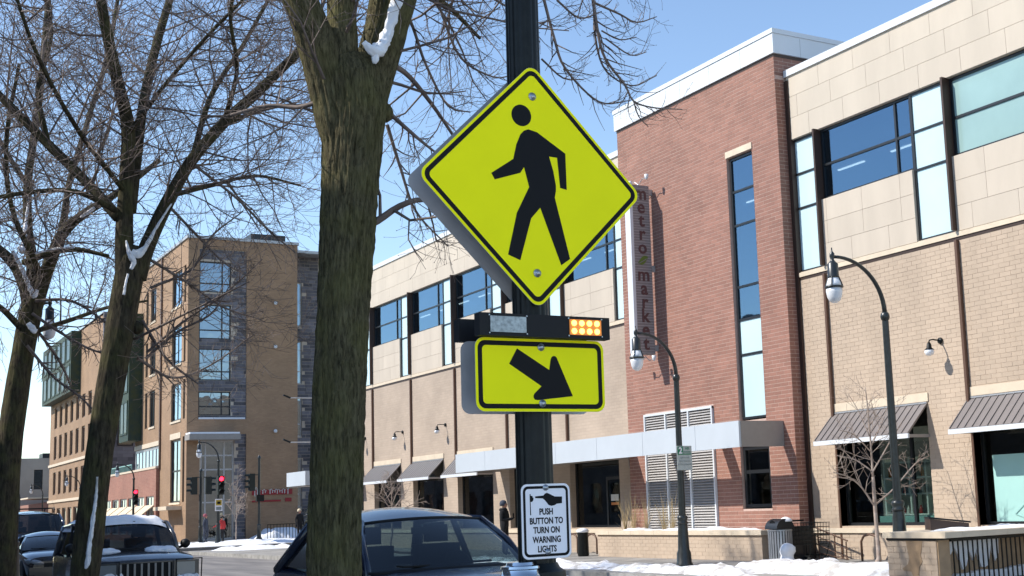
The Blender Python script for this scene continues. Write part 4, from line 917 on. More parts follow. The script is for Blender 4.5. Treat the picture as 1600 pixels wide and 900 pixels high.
# ================================================================== CARS (front towards the camera, -Y)
def loft(mb, secs):
    i = len(mb.v); n = len(secs[0])
    for s_ in secs: mb.v += [tuple(p) for p in s_]
    for k in range(len(secs)-1):
        for j in range(n-1):
            a = i+k*n+j; mb.f.append((a, a+1, a+1+n, a+n))
    mb.f.append(tuple(i+j for j in range(n))); mb.f.append(tuple(i+(len(secs)-1)*n+j for j in range(n-1, -1, -1)))
def car(name, label, cat, x, y, paint, L, W, H, hood, cowl, roof, tail, belt, deck=None, boxy=0, wr=.78, rack=False, cg='car_glass'):
    # hood=(front z, y of nose), cowl=(y,z), roof=(y front, y rear), tail=(y glass base), all y measured from the nose
    t = thing(name, (x, y, 0), label, cat); hw = W/2
    yn = y; zc = cowl[1]
    st = [(0, .80, hood-.16, .02), (.06, .88, hood-.05, .03), (.2, .95, hood, .035), (.55, 1, hood+(zc-hood)*.45, .04), (cowl[0]*.8, 1, zc-.03, .045), (cowl[0]+.1, 1, zc, .02), (cowl[0]+.5, 1, belt, 0), (tail-.2, 1, belt+.02, 0), (tail+.05, .98, deck or belt, .02), (L-.15, .95, (deck or belt)-.03, .02), (L-.03, .9, (deck or belt)-.15, .0), (L, .84, .55, 0)]
    mb = MB(); secs = []
    for yy, wf, zt, cr_ in st:
        w = hw*wf; zb = .32; r = .1-.05*boxy
        half = [(0, zt+cr_), (.35*w, zt+cr_*.9), (.7*w, zt+cr_*.5), (.9*w, zt-r*.15), (w*.98, zt-r*.6), (w, zt-r*1.4), (w, (zt+zb)/2), (w*.985, zb+.14), (w*.95, zb+.02), (w*.85, zb)]
        secs.append([(x-a, yn+yy, z) for a, z in reversed(half)]+[(x+a, yn+yy, z) for a, z in half[1:]])
    loft(mb, secs); bo = mb.build('body', paint, t, auto=32)
    # greenhouse
    gb, gt = hw*.93, hw*wr; ry0, ry1 = roof; ze = H-.035-(.10*(1-boxy)+.03)*.9
    def sgrid(nm, m, corners, bulge, nu=8, nv=4, inset=0, parent=t, crown=0):
        (a, b, c, d) = [Vector(q) for q in corners]; g = MB()
        for i in range(nv+1):
            v = i/nv
            for j in range(nu+1):
                u = j/nu; p = (a*(1-u)+b*u)*(1-v)+(d*(1-u)+c*u)*v; k = 1-(2*u-1)**2
                p = p+Vector(bulge)*k*(1-.0*v)+Vector((0, 0, crown))*k*(1-(2*v-1)**2*.6)
                g.v.append(tuple(p))
        for i in range(nv):
            for j in range(nu): q = i*(nu+1)+j; g.f.append((q, q+1, q+nu+2, q+nu+1))
        return g.build(nm, m, parent, smooth=True)
    A0l, A0r = Vector((x-gb, yn+cowl[0]+.12, zc+.0)), Vector((x+gb, yn+cowl[0]+.12, zc+.0)); A1l, A1r = Vector((x-gt, yn+ry0, ze)), Vector((x+gt, yn+ry0, ze))
    C1l, C1r = Vector((x-gt*.97, yn+ry1, ze-.02)), Vector((x+gt*.97, yn+ry1, ze-.02)); C0l, C0r = Vector((x-gb*.97, yn+tail, belt)), Vector((x+gb*.97, yn+tail, belt))
    bz = .13*(1-.6*boxy); crn = .10*(1-boxy)+.03
    K = lambda u: 1-(2*u-1)**2
    f0 = lambda u: A0l.lerp(A0r, u)+Vector((0, -.2*(1-.6*boxy)*K(u), .02*K(u))); f1 = lambda u: A1l.lerp(A1r, u)+Vector((0, -bz*K(u), .035*K(u)))
    g1 = lambda u: C1l.lerp(C1r, u)+Vector((0, .06*K(u), .035*K(u))); g0 = lambda u: C0l.lerp(C0r, u)+Vector((0, .08*K(u), 0))
    def strip(nm, m, lo, hi, nu=14, nv=6, cr_=0, out=(0, 0, 0)):
        g = MB()
        for i in range(nv+1):
            v = i/nv
            for j in range(nu+1):
                u = j/nu; p = lo(u).lerp(hi(u), v)+Vector((0, 0, cr_))*(1-(2*v-1)**2)*(.55+.45*K(u))+Vector(out)*(1-(2*v-1)**2); g.v.append(tuple(p))
        for i in range(nv):
            for j in range(nu): q = i*(nu+1)+j; g.f.append((q, q+1, q+nu+2, q+nu+1))
        return g.build(nm, m, t, smooth=True)
    strip('windscreen', cg, f0, f1, out=(0, -.03, .015)); strip('rear_window', cg, g0, g1, out=(0, .04, 0)); rf = strip('roof', paint, f1, g1, 14, 12, crn)
    MB().tube([f1(j/14)+Vector((0, -.004, -.006)) for j in range(15)], .018, 6).build('header', 'plastic', t, smooth=True)
    MB().tube([f0(j/14)+Vector((0, -.01, -.012)) for j in range(15)], .028, 6).build('cowl', 'plastic', t, smooth=True)
    for s_, A0, A1, C0, C1 in ((-1, A0l, A1l, C0l, C1l), (1, A0r, A1r, C0r, C1r)):
        MB().tube([A0+Vector((0, -.02, -.05)), A0.lerp(A1, .5)+Vector((s_*.025, -.015, .01)), A1], [.045, .04, .036], 8).build('pillar', paint, t, smooth=True)
        MB().tube([A1, A1.lerp(C1, .5)+Vector((s_*.02, 0, .03)), C1], .036, 8).build('roof_rail', paint, t, smooth=True)
        MB().tube([C1, C0+Vector((0, .02, -.04))], [.06, .085], 8).build('pillar', paint, t, smooth=True)
        bt_, tp = (A0+C0)/2, (A1+C1)/2
        MB().tube([Vector((A0.x, bt_.y-.05, belt-.02)), Vector((A1.x+s_*.015, bt_.y+.02, ze+.005))], .035, 6).build('pillar', 'plastic', t)
        MB().poly([A0+Vector((0, .1, .02)), Vector((A0.x, bt_.y-.08, belt+.01)), Vector((A1.x, bt_.y-.02, ze-.02)), A1+Vector((0, .06, -.02))]).build('side_window', cg, t); g = MB().poly([Vector((A0.x, bt_.y, belt+.01)), C0+Vector((0, -.08, .02)), C1+Vector((0, -.04, -.02)), Vector((A1.x, bt_.y+.05, ze-.02))]); g.build('side_window', 'dark_reflect_glass' if s_ < 0 else cg, t)
        mr = MB().lathe([(.02, -.1), (.07, -.08), (.085, 0), (.08, .06), (.07, .08)], (A0.x+s_*.16, A0.y+.12, zc+.1), 12, 'Y').build('mirror', 'plastic' if boxy else paint, t, smooth=True)
        MB().tube([(A0.x, A0.y+.14, zc+.02), (A0.x+s_*.14, A0.y+.13, zc+.06)], .025, 6).build('arm', 'plastic', mr)
        for yy in (.85, L-.85):
            wl2 = MB().lathe([(.2, -.1), (.3, -.11), (.335, -.08), (.335, .08), (.3, .11), (.2, .1)], (x+s_*(hw-.1), yn+yy, .335), 24, 'X').build('wheel', 'tyre', t, auto=40)
            MB().lathe([(.2, -.085), (.17, -.07), (.05, -.09), (.05, .09), (.17, .07), (.2, .085)], (x+s_*(hw-.1), yn+yy, .335), 12, 'X').build('rim', 'bin_slat', wl2, auto=40)
            MB().lathe([(.40, -.03), (.41, 0), (.40, .012)], (x+s_*(hw-.012), yn+yy, .36), 24, 'X').build('arch', 'plastic', wl2)
    # inside
    MB().box(x-hw*.9, x+hw*.9, yn+cowl[0]+.25, yn+L-.4, .35, belt-.22).build('cabin_floor', 'seat_cloth', t)
    MB().prism([(x-gb*.95, yn+cowl[0]+.2, zc-.02), (x-gb*.95, yn+cowl[0]+.75, zc+.01), (x-gb*.95, yn+cowl[0]+.8, zc-.2)], (gb*1.9, 0, 0)).build('dashboard', 'plastic', t)
    for s_ in (-1, 1):
        MB().box(x+s_*.38-.24, x+s_*.38+.24, yn+cowl[0]+1.25, yn+cowl[0]+1.42, .5, zc+.22).build('seat', 'seat_cloth', t); MB().box(x+s_*.38-.12, x+s_*.38+.12, yn+cowl[0]+1.3, yn+cowl[0]+1.4, zc+.24, zc+.42).build('headrest', 'seat_cloth', t)
    MB().box(x-.6, x+.6, yn+cowl[0]+2.15, yn+cowl[0]+2.3, .5, belt+.08).build('rear_seat', 'seat_cloth', t)
    MB().lathe([(.17, -.012), (.185, 0), (.17, .012)], (x+.38, yn+cowl[0]+.85, zc-.02), 18, 'Y').build('steering_wheel', 'plastic', t)
    MB().box(x-.11, x+.11, yn+ry0+.02, yn+ry0+.05, ze-.13, ze-.06).build('inside_mirror', 'plastic', t)
    for s_ in (-1, 1):
        MB().tube([(x+s_*.05, yn+cowl[0]+.0, zc+.045), (x-.5+s_*.05, yn+cowl[0]-.01, zc+.05), (x-.1+s_*.5, yn+cowl[0]+.03, zc+.06)], .012, 5).build('wiper', 'plastic', t)
        if not boxy:
            MB().tube([(x+s_*hw*.5, yn+.035, hood-.2), (x+s_*hw*.72, yn+.05, hood-.18), (x+s_*hw*.88, yn+.16, hood-.15), (x+s_*hw*.97, yn+.42, hood-.11)], [.05, .085, .085, .03], 10).build('headlight', 'headlight', t, smooth=True)
    if not boxy: MB().box(x-.45, x+.45, yn-.015, yn+.06, hood-.36, hood-.2).build('grille', 'plastic', t)
    MB().box(x-hw*.92, x+hw*.92, yn-.07, yn+.1, .38, .58).build('bumper', 'plastic' if boxy else paint, t)
    MB().box(x-.16, x+.16, yn-.085, yn-.071, .44, .53).build('number_plate', 'sign_white', t)
    if rack:
        for s_ in (-1, 1): MB().tube([(x+s_*gt*.85, yn+ry0+.3, H+.02), (x+s_*gt*.85, yn+ry0+.4, H+.08), (x+s_*gt*.85, yn+ry1-.3, H+.08), (x+s_*gt*.85, yn+ry1-.2, H+.0)], .022, 6).build('rack_rail', 'plastic', t)
        for k in (.8, 1.8): MB().tube([(x-gt*.85, yn+ry0+k, H+.08), (x+gt*.85, yn+ry0+k, H+.08)], .02, 6).build('rack_bar', 'plastic', t)
    return t
car('parked_car', 'dark navy hatchback parked behind the big tree trunk', 'car', 5.38, 10.75, 'navy_paint', 4.45, 1.84, 1.75, 1.0, (1.15, 1.13), (1.95, 3.6), 4.1, 1.12, wr=.72)
jp = car('parked_jeep', 'boxy dark grey off roader with snow on its roof', 'car', 4.84, 23.25, 'slate_car', 4.25, 1.76, 1.72, 1.08, (1.22, 1.17), (1.72, 4.0), 4.12, 1.12, boxy=1, wr=.80, cg='dark_car_glass')
x, y = 4.84, 23.25
gr_ = MB().box(x-.86, x+.86, y-.03, y+.02, .72, 1.02).build('front_panel', 'slate_car', jp)
MB().box(x-.42, x+.42, y-.036, y-.029, .74, 1.0).build('grille', 'sign_black', jp)
for i in range(8): MB().box(x-.42+i*.112-.016, x-.42+i*.112+.016, y-.05, y-.036, .745, .995).build('grille_bar', 'panel_back', jp)
for s_ in (-1, 1):
    MB().box(x+s_*.64-.15, x+s_*.64+.15, y-.045, y-.028, .78, .99).build('headlight', 'headlight', jp); MB().box(x+s_*.64-.17, x+s_*.64+.17, y-.04, y-.02, .70, .765).build('indicator', 'amber', jp)
    MB().tube([(x+s_*.46, y-.13, .66), (x+s_*.46, y-.13, 1.04), (x+s_*.89, y-.11, 1.04), (x+s_*.89, y-.06, .66), (x+s_*.46, y-.13, .66)], .014, 6).build('guard', 'plastic', jp)
def snow_on(name, par, pts, z, h, seed, label=None):
    x0, x1, y0, y1 = pts; mb = MB(); nx, ny = 22, 30
    for i in range(nx+1):
        for j in range(ny+1):
            u, v = i/nx, j/ny; e = min(1, min(u, 1-u)*7)*min(1, min(v, 1-v)*8); e = math.sqrt(max(0, e))
            mb.v.append((x0+(x1-x0)*u+nz(v*6, seed, 0)*.03, y0+(y1-y0)*v+nz(u*7, seed, 3)*.03, z(u, v)+(h*e*(.75+.5*nz(u*5, v*7, seed)) if e > 0 else -.03)))
    for i in range(nx):
        for j in range(ny): a = i*(ny+1)+j; mb.f.append((a, a+ny+1, a+ny+2, a+1))
    o = mb.build(name, 'snow', par, smooth=True)
    return o
sr = thing('roof_snow', (x, y+2.8, 1.72), 'thick snow layer on the roof of the boxy off roader', 'snow')
snow_on('layer', sr, (x-.74, x+.74, y+1.60, y+4.0), lambda u, v: 1.665+.05*(1-(2*u-1)**2)-.03*max(0, .1-v)*10-.09*abs(2*u-1)**6, .125, 3.3)
sh_ = thing('bonnet_snow', (x, y+1.2, 1.2), 'ragged snow below the windscreen of the boxy off roader', 'snow')
for k, (a, b) in enumerate(((-.78, -.2), (.22, .74))): snow_on('clump', sh_, (x+a, x+b, y+1.0-.05*k, y+1.3), lambda u, v: 1.165+.05*v, .05, 7.1+k)
snow_on('clump', sh_, (x-.78, x-.36, y-.09, y+.12), lambda u, v: .74, .12, 2.2); snow_on('clump', sh_, (x+.48, x+.86, y-.09, y+.06), lambda u, v: .73, .06, 2.9)
car('parked_car', 'small black sedan parked between the big dark car and the leaning trunk', 'car', 5.75, 38.0, 'black_car', 4.6, 1.78, 1.5, .88, (1.35, 1.0), (2.2, 3.3), 4.0, .98, deck=1.0, wr=.7, cg='dark_car_glass')
car('parked_car', 'large dark blue car with roof rack at the far left', 'car', 6.4, 46.5, 'blue_car', 5.1, 2.02, 2.16, 1.2, (1.3, 1.4), (1.95, 4.75), 5.0, 1.38, wr=.80, rack=True, cg='dark_car_glass')
# ================================================================== PEOPLE
def person(label, loc, h, rotz, top, legs, hair='black_cloth', pose='stand', hood=False):
    s = h/1.75; t = thing('person', loc, label, 'person'); t.rotation_euler.z = rotz
    V = []; E_ = []; r = []
    def v(p, rad, par=None):
        V.append(tuple(c*s for c in p)); r.append(rad*s)
        if par is not None: E_.append((par, len(V)-1))
        return len(V)-1
    pel = v((0, 0, .95), .15); ab = v((0, 0, 1.1), .145, pel); ch = v((0, -.01, 1.3), .17, ab); nb = v((0, 0, 1.46), .075, ch); nk = v((0, -.01, 1.53), .06, nb); hd0 = v((0, -.02, 1.6), .092, nk); hd1 = v((0, -.015, 1.67), .1, hd0); v((0, -.01, 1.73), .06, hd1)
    for sd in (-1, 1):
        st = .12*sd if pose == 'walk' else .0
        hp = v((sd*.09, 0, .88), .1, pel); kn = v((sd*.1, -st*.6-.02, .5), .07, hp); an = v((sd*.1, st*1.1, .1), .048, kn); v((sd*.11, st*1.1-.14, .04), .04, an)
        sh2 = v((sd*.17, 0, 1.41), .075, ch)
        if pose == 'phone': el = v((sd*.23, -.03, 1.14), .055, sh2); wr_ = v((sd*.09, -.24, 1.17), .036, el); hdn = v((sd*.04, -.3, 1.2), .034, wr_)
        elif pose == 'reach' and sd > 0: el = v((sd*.3, -.05, 1.22), .055, sh2); wr_ = v((sd*.45, -.16, 1.1), .036, el); hdn = v((sd*.51, -.2, 1.07), .034, wr_)
        else: el = v((sd*.24, .03, 1.13), .055, sh2); wr_ = v((sd*.25, -.05, .89), .036, el); hdn = v((sd*.25, -.07, .82), .034, wr_)
        d = (Vector(V[hdn])-Vector(V[wr_])).normalized(); side_ = d.cross(Vector((0, 0, 1))); side_ = side_.normalized() if side_.length > .1 else Vector((1, 0, 0))
        b0 = Vector(V[hdn])/s
        for q in range(4):
            o_ = side_*(q-1.5)*.02; l_ = (.06, .072, .068, .05)[q]; f1 = v(tuple(b0+o_+d*.02), .010, hdn); f2 = v(tuple(b0+o_+d*(.02+l_*.6)+Vector((0, 0, -.008))), .009, f1); v(tuple(b0+o_+d*(.02+l_)+Vector((0, 0, -.02))), .008, f2)
        th = v(tuple(b0-side_*.04-d*.01), .011, hdn); v(tuple(b0-side_*.055+d*.025), .009, th)
    me = bpy.data.meshes.new('body'); me.from_pydata(V, E_, []); o = bpy.data.objects.new('body', me); COL.objects.link(o); o.parent = t
    md = o.modifiers.new('skin', 'SKIN'); 
    for i, q in enumerate(me.skin_vertices[0].data if len(me.skin_vertices) else []): q.radius = (r[i], r[i])
    if not len(me.skin_vertices):
        bpy.context.view_layer.objects.active = o
    sd_ = o.modifiers.new('smooth', 'SUBSURF'); sd_.levels = 1; sd_.render_levels = 1
    # clothing colours by zone of the figure
    m = bpy.data.materials.new('clothes'); m.use_nodes = True; n = m.node_tree.nodes; l = m.node_tree.links
    tc = n.new('ShaderNodeTexCoord'); sp_ = n.new('ShaderNodeSeparateXYZ'); l.new(tc.outputs['Object'], sp_.inputs[0]); rp = n.new('ShaderNodeValToRGB'); rp.color_ramp.interpolation = 'CONSTANT'
    mr = n.new('ShaderNodeMath'); mr.operation = 'DIVIDE'; mr.inputs[1].default_value = 2.0*s; l.new(sp_.outputs['Z'], mr.inputs[0]); l.new(mr.outputs[0], rp.inputs[0])
    e = rp.color_ramp.elements; g = lambda k: (*M[k].node_tree.nodes['Principled BSDF'].inputs['Base Color'].default_value[:3], 1)
    e[0].position = 0; e[0].color = (.01, .01, .01, 1); e[1].position = .06; e[1].color = g(legs)
    for p_, c_ in ((.46, top), (.755, 'skin')): q = e.new(p_); q.color = g(c_)
    l.new(rp.outputs[0], n['Principled BSDF'].inputs['Base Color']); n['Principled BSDF'].inputs['Roughness'].default_value = .9; me.materials.append(m)
    hb = MB(); hx = (0, .015*s, 1.66*s)
    MB().lathe([(.115*s, -.06*s), (.122*s, .02*s), (.1*s, .09*s), (.05*s, .125*s), (.01*s, .13*s)], Vector(hx)+Vector((0, .012, 0)), 14).build('hair', hair, None, smooth=True).parent = t
    def fc(nm, p, rad, m_):
        q = MB().lathe([(rad*.2, -rad), (rad*.8, -rad*.6), (rad, 0), (rad*.8, rad*.6), (rad*.2, rad)], Vector(p)*s, 8).build(nm, m_, None, smooth=True); q.parent = t
    fc('nose', (0, -.125, 1.625), .017, 'skin'); fc('eye', (-.035, -.11, 1.655), .011, 'sign_black'); fc('eye', (.035, -.11, 1.655), .011, 'sign_black'); fc('mouth', (0, -.115, 1.58), .012, 'maroon')
    if hood: MB().lathe([(.13*s, 0), (.14*s, .04*s), (.11*s, .09*s)], Vector((0, .03, 1.44))*s, 12).build('hood', top, None, smooth=True).parent = t
    return t, o
def skinify(o, t):
    pass
ppl = [person('person in black standing with a phone before the store entrance', (19.0, 38.2, .15), 1.72, .6, 'black_cloth', 'black_cloth', 'grey_cloth', 'phone', True),
       person('person in a grey jacket and red cap walking near the corner signals', (19.9, 79.6, .15), 1.75, .9, 'grey_cloth', 'grey_cloth', 'pink_cloth', 'walk'),
       person('person in a bright red jacket behind the corner lamp post', (20.55, 78.4, .15), 1.62, -2.6, 'red_cloth', 'black_cloth', 'black_cloth', 'reach'),
       person('dark clothed person in pale hat beside the metal fence', (26.1, 81.2, .15), 1.85, .2, 'black_cloth', 'black_cloth', 'cream', 'stand')]
ph = B('phone', 'sign_black', None, -.04, .04, -.345, -.335, 1.19, 1.33); ph.parent = None
tag(ph, 'small dark phone held by the person in black', 'phone'); ph.matrix_world = Matrix.Translation((19.0, 38.2, .15)) @ Matrix.Rotation(.6, 4, 'Z')
# ================================================================== TREES
def buds(mb, p, r):
    i = len(mb.v); mb.v += [(p.x+r, p.y, p.z), (p.x-r, p.y, p.z), (p.x, p.y+r, p.z), (p.x, p.y-r, p.z), (p.x, p.y, p.z+r*1.3), (p.x, p.y, p.z-r*1.3)]
    for a, b in ((0, 2), (2, 1), (1, 3), (3, 0)): mb.f.append((i+a, i+b, i+4)); mb.f.append((i+b, i+a, i+5))
def twig(mb, rg, p, d, L, r, lev, P):
    n = 4 if lev > 1 else 3; pts = [p.copy()]; rad = [r]; d = d.normalized()
    for k in range(n):
        q = (k+1)/n; droop = P['droop']*(1 if q < .45 else -P['lift'])
        d = (d+Vector((rg.gauss(0, .16), rg.gauss(0, .16), rg.gauss(0, .13)+droop))).normalized()
        pts.append(pts[-1]+d*(L/n)); rad.append(max(P['rmin'], r*(1-.68*q)))
    mb.tube(pts, rad, 5 if r > .012 else 3, cap=False)
    if P['bud'] and lev == 0: buds(mb, pts[-1], P['bud'])
    if lev <= 0: return
    kids = P['kids'][lev]; 
    for k in range(kids):
        q = .18+.82*(k+rg.random()*.8)/kids; f = min(n-1e-3, q*n); i = int(f); pp = pts[i].lerp(pts[i+1], f-i); td = (pts[i+1]-pts[i]).normalized()
        a = td.orthogonal().normalized(); a = Matrix.Rotation(rg.uniform(0, 6.283), 3, td) @ a
        nd = td*rg.uniform(.55, 1.0)+a*rg.uniform(.5, .95)+Vector((0, 0, P['up']))
        twig(mb, rg, pp, nd, L*rg.uniform(.38, .66)*(1.15-.45*q), max(P['rmin'], rad[i]*rg.uniform(.42, .62)), lev-1, P)
def tree(label, base, Y, trunk, limbs, extra, P, seed, bark, leafmat='twig', thin=1.0, knob=None, fine=False):
    rg = random.Random(seed); t = thing('bare_tree', base, label, 'tree', None); sc = 1
    def px(q): p = atY(q[0], q[1], Y+(q[3] if len(q) > 3 else 0)); return p, thin*q[2]*((p-Vector((0, 0, CAMZ))).dot(Vector(R[2])))/FPX
    def smooth(path):
        out = []
        for i in range(len(path)-1):
            a, b = path[i], path[i+1]; p0 = path[i-1][0] if i else a[0]*2-b[0]; p3 = path[i+2][0] if i+2 < len(path) else b[0]*2-a[0]
            m = max(3, int((b[0]-a[0]).length/.07))
            for k in range(m):
                q = k/m; q2, q3 = q*q, q*q*q
                out.append((.5*((2*a[0])+(b[0]-p0)*q+(2*p0-5*a[0]+4*b[0]-p3)*q2+(3*a[0]-p0-3*b[0]+p3)*q3), a[1]*(1-q)+b[1]*q))
        out.append(path[-1]); return out
    tp = [px(q) for q in trunk]; b0 = Vector(base); tp = [(b0-Vector((0, 0, .1)), tp[0][1]*1.5), (b0+Vector((0, 0, .12)), tp[0][1]*1.22), *tp]
    sm = smooth(tp)
    def wob(p, a, k):
        x_, y_ = math.cos(a), math.sin(a)
        return 1+.05*nz(x_*1.6, y_*1.6, p.z*.9+seed)+.05*nz(x_*5.5, y_*5.5, p.z*1.6+seed)+.035*abs(nz(x_*13, y_*13, p.z*3.2+seed))
    def wobf(p, a, k):
        x_, y_ = math.cos(a), math.sin(a); g = nz(x_*9+.8*nz(x_*3, y_*3, p.z*3), y_*9, p.z*2.2+seed); h = nz(x_*19, y_*19, p.z*5.5+seed)
        return wob(p, a, k)+.075*(1-abs(g)*3.2)*.6+.05*(1-abs(h)*3)*.6-.05
    if fine:
        d_ = []
        for i in range(len(sm)-1):
            for k in range(3): q = k/3; d_.append((sm[i][0].lerp(sm[i+1][0], q), sm[i][1]*(1-q)+sm[i+1][1]*q))
        sm = d_+[sm[-1]]
    mb = MB(); mb.tube([p for p, r in sm], [r for p, r in sm], 180 if fine else 64, wob=wobf if fine else wob); trk = mb.build('trunk', bark, t, smooth=True)
    crown = MB()
    for lm in limbs:
        path = smooth([px(q) for q in lm]); mb = MB(); r0 = path[0][1]
        mb.tube([p for p, r in path], [r for p, r in path], (100 if fine else 24) if r0 > .05 else 9, wob=(wobf if fine else wob) if r0 > .05 else None); mb.build('limb', bark if r0 > .035 else leafmat, t, smooth=True)
        tot = sum((path[i+1][0]-path[i][0]).length for i in range(len(path)-1)); nk = int(tot*P['dens']*(1 if r0 > .03 else 1.3))
        for k in range(nk):
            q = .16+.84*(k+rg.random())/max(1, nk); f = q*(len(path)-1)*.999; i = int(f); pp = path[i][0].lerp(path[i+1][0], f-i); td = (path[i+1][0]-path[i][0]).normalized()
            a = Matrix.Rotation(rg.uniform(0, 6.283), 3, td) @ td.orthogonal().normalized()
            twig(crown, rg, pp, td*rg.uniform(.2, .8)+a+Vector((0, 0, P['up'])), rg.uniform(*P['len'])*(1.1-.45*q), min(path[i][1]*.5, rg.uniform(.010, .022)), P['lev'], P)
    for ex in extra:                                  # single long twigs that can be followed in the photograph
        path = smooth([px(q) for q in ex]); crown.tube([p for p, r in path], [max(P['rmin'], r) for p, r in path], 6, cap=False)
        tot = sum((path[i+1][0]-path[i][0]).length for i in range(len(path)-1)); nk = max(3, int(tot*14))
        for k in range(nk):
            q = .12+.88*(k+rg.random())/nk; f = q*(len(path)-1)*.999; i = int(f); pp = path[i][0].lerp(path[i+1][0], f-i); td = (path[i+1][0]-path[i][0]).normalized()
            a = Matrix.Rotation(rg.uniform(0, 6.283), 3, td) @ td.orthogonal().normalized()
            twig(crown, rg, pp, td*.7+a*.7+Vector((0, 0, .15)), rg.uniform(.08, .42), max(P['rmin'], path[i][1]*.6), 1 if rg.random() < .5 else 0, P)
            if P['bud'] and rg.random() < .6: buds(crown, pp+a*path[i][1], P['bud'])
    co = crown.build('crown', leafmat, t, smooth=True)
    if knob:
        for q in knob:
            p, r = px(q); MB().lathe([(r*.3, -r), (r*.85, -r*.55), (r, 0), (r*.8, r*.6), (r*.3, r)], p, 16, wob=lambda a, h: 1+.12*math.sin(3*a)+.1*math.sin(5*a+h*20)).build('burl', bark, t, smooth=True)
    return t, px, smooth
def snow_strip(t, px, smooth, label, paths, seed=1, m='snow'):
    s_ = thing('fork_snow', px(paths[0][0])[0], label, 'snow'); 
    for path in paths:
        sm = smooth([px(q) for q in path]); sm = [(sm[i][0].lerp(sm[i+1][0], k/4), sm[i][1]*(1-k/4)+sm[i+1][1]*k/4) for i in range(len(sm)-1) for k in range(4)]; mb = MB()
        mb.tube([p for p, r in sm], [max(.004, r*.72) for p, r in sm], 26, wob=lambda p, a, k: 1+.55*nz(p.x*7+math.cos(a)*1.2, p.y*7+math.sin(a)*1.2, p.z*11+seed)+.2*nz(p.x*31+math.cos(a)*3, p.y*31, p.z*37+seed)); mb.build('snow', m, s_, smooth=True)
P1 = dict(droop=-.05, lift=2.6, rmin=.0016, kids={2: 6, 1: 5}, lev=2, dens=4.2, len=(.7, 1.5), up=.0, bud=.0042)
T1, p1x, s1 = tree('big mossy tree trunk forking beside the yellow sign', (3.6, 10.27, .15), 10.27,
    [(522, 905, 42), (525, 760, 41), (530, 600, 40), (538, 450, 40), (545, 330, 42), (551, 230, 46), (553, 170, 50), (548, 120, 48), (541, 90, 30)],
    [[(538, 260, 20), (524, 190, 30), (507, 110, 31), (485, 40, 28, -.05), (462, -20, 25, -.1), (430, -120, 24, -.2), (380, -260, 18, -.5), (330, -400, 10, -.8)],
     [(540, 170, 26), (536, 95, 24), (534, 20, 22, .05), (530, -80, 20, .15), (530, -220, 18, .4), (560, -380, 12, .6)],
     [(552, 260, 20), (568, 190, 30), (589, 120, 26), (616, 40, 22, -.1), (634, -30, 24, -.15), (668, -140, 20, -.3), (740, -260, 14, -.3), (850, -340, 9, 0)],
     [(572, 100, 18, .2), (588, 40, 17, .35), (600, -30, 15, .5), (640, -140, 12, .9), (720, -230, 8, 1.4), (820, -240, 5, 1.9)],
     [(555, 360, 6), (590, 345, 6), (625, 322, 5, -.1), (665, 312, 4, -.2), (720, 330, 3, -.3)],
     [(540, 165, 4), (500, 160, 4), (465, 168, 3.5, .2), (420, 165, 3, .4), (360, 180, 2.5, .6)],
     [(645, -60, 10, -.1), (720, -90, 7, .2), (820, -100, 6, .4), (920, -60, 4, .6), (1000, -20, 3, .7)],
     [(640, -50, 9, .2), (690, -60, 7, .6), (740, -40, 5, .9), (800, 0, 3, 1.2)],
     [(625, 0, 7, .2), (660, -10, 5, .5), (700, 10, 4, .8), (750, 60, 2.5, 1.0)], [(612, 100, 5, .1), (640, 120, 4, .3), (680, 170, 3, .5), (720, 230, 2, .6)]],
    [[(600, -40, 3, .3), (640, 30, 2.6, .3), (665, 100, 2.2, .3), (700, 165, 1.6, .3), (735, 175, 1, .3)], [(660, -60, 3, .5), (690, 20, 2.4, .5), (720, 90, 2, .5), (770, 120, 1.4, .5), (800, 118, .8, .5)],
     [(612, 180, 3.5, .2), (640, 205, 3, .2), (670, 230, 2, .2), (690, 245, 1.2, .2)], [(605, 195, 3, .3), (625, 260, 2.4, .3), (650, 330, 1.8, .3), (700, 385, 1, .3)],
     [(845, -20, 2.6, .5), (866, 60, 2.3, .5), (884, 108, 2, .5), (936, 159, 1.4, .5), (985, 157, .8, .5)], [(846, 92, 1.6, .6), (880, 122, 1.3, .6), (912, 124, .8, .6)],
     [(924, -20, 3, .5), (934, 50, 2.6, .5), (946, 92, 2.2, .5), (976, 132, 1.9, .5), (990, 158, 1.6, .5), (1020, 168, 1.2, .5), (1066, 171, .7, .5)], [(990, 158, 1.3, .5), (998, 182, 1, .5), (1013, 198, .7, .5)],
     [(928, 20, 2, .6), (932, 70, 1.8, .6), (948, 112, 1.5, .6), (988, 134, 1.1, .6), (1026, 118, .7, .6)], [(930, 5, 2, .7), (968, 22, 1.6, .7), (995, 35, 1.2, .7), (1026, 26, .7, .7)],
     [(940, 48, 1.4, .5), (968, 62, 1.1, .5), (994, 58, .7, .5)], [(946, 60, 1.4, .5), (985, 86, 1.1, .5), (1010, 81, .7, .5)], [(870, 0, 1.8, .8), (905, 28, 1.5, .8), (940, 18, .9, .8)]],
    P1, 11, 'bark_green', knob=[(601, 176, 15)], fine=True)
snow_strip(T1, p1x, s1, 'white snow packed in the fork of the big mossy tree', [[(632, -40, 10, -.27), (617, 12, 12, -.24), (605, 52, 11, -.22), (592, 78, 14, -.26), (580, 78, 12, -.28), (567, 64, 5, -.28)], [(588, 70, 8, -.26), (586, 92, 7, -.28), (585, 100, 3, -.27)]], 2)
P2 = dict(droop=-.045, lift=2.2, rmin=.0032, kids={3: 5, 2: 6, 1: 5}, lev=2, dens=5.6, len=(1.0, 2.3), up=.05, bud=0)
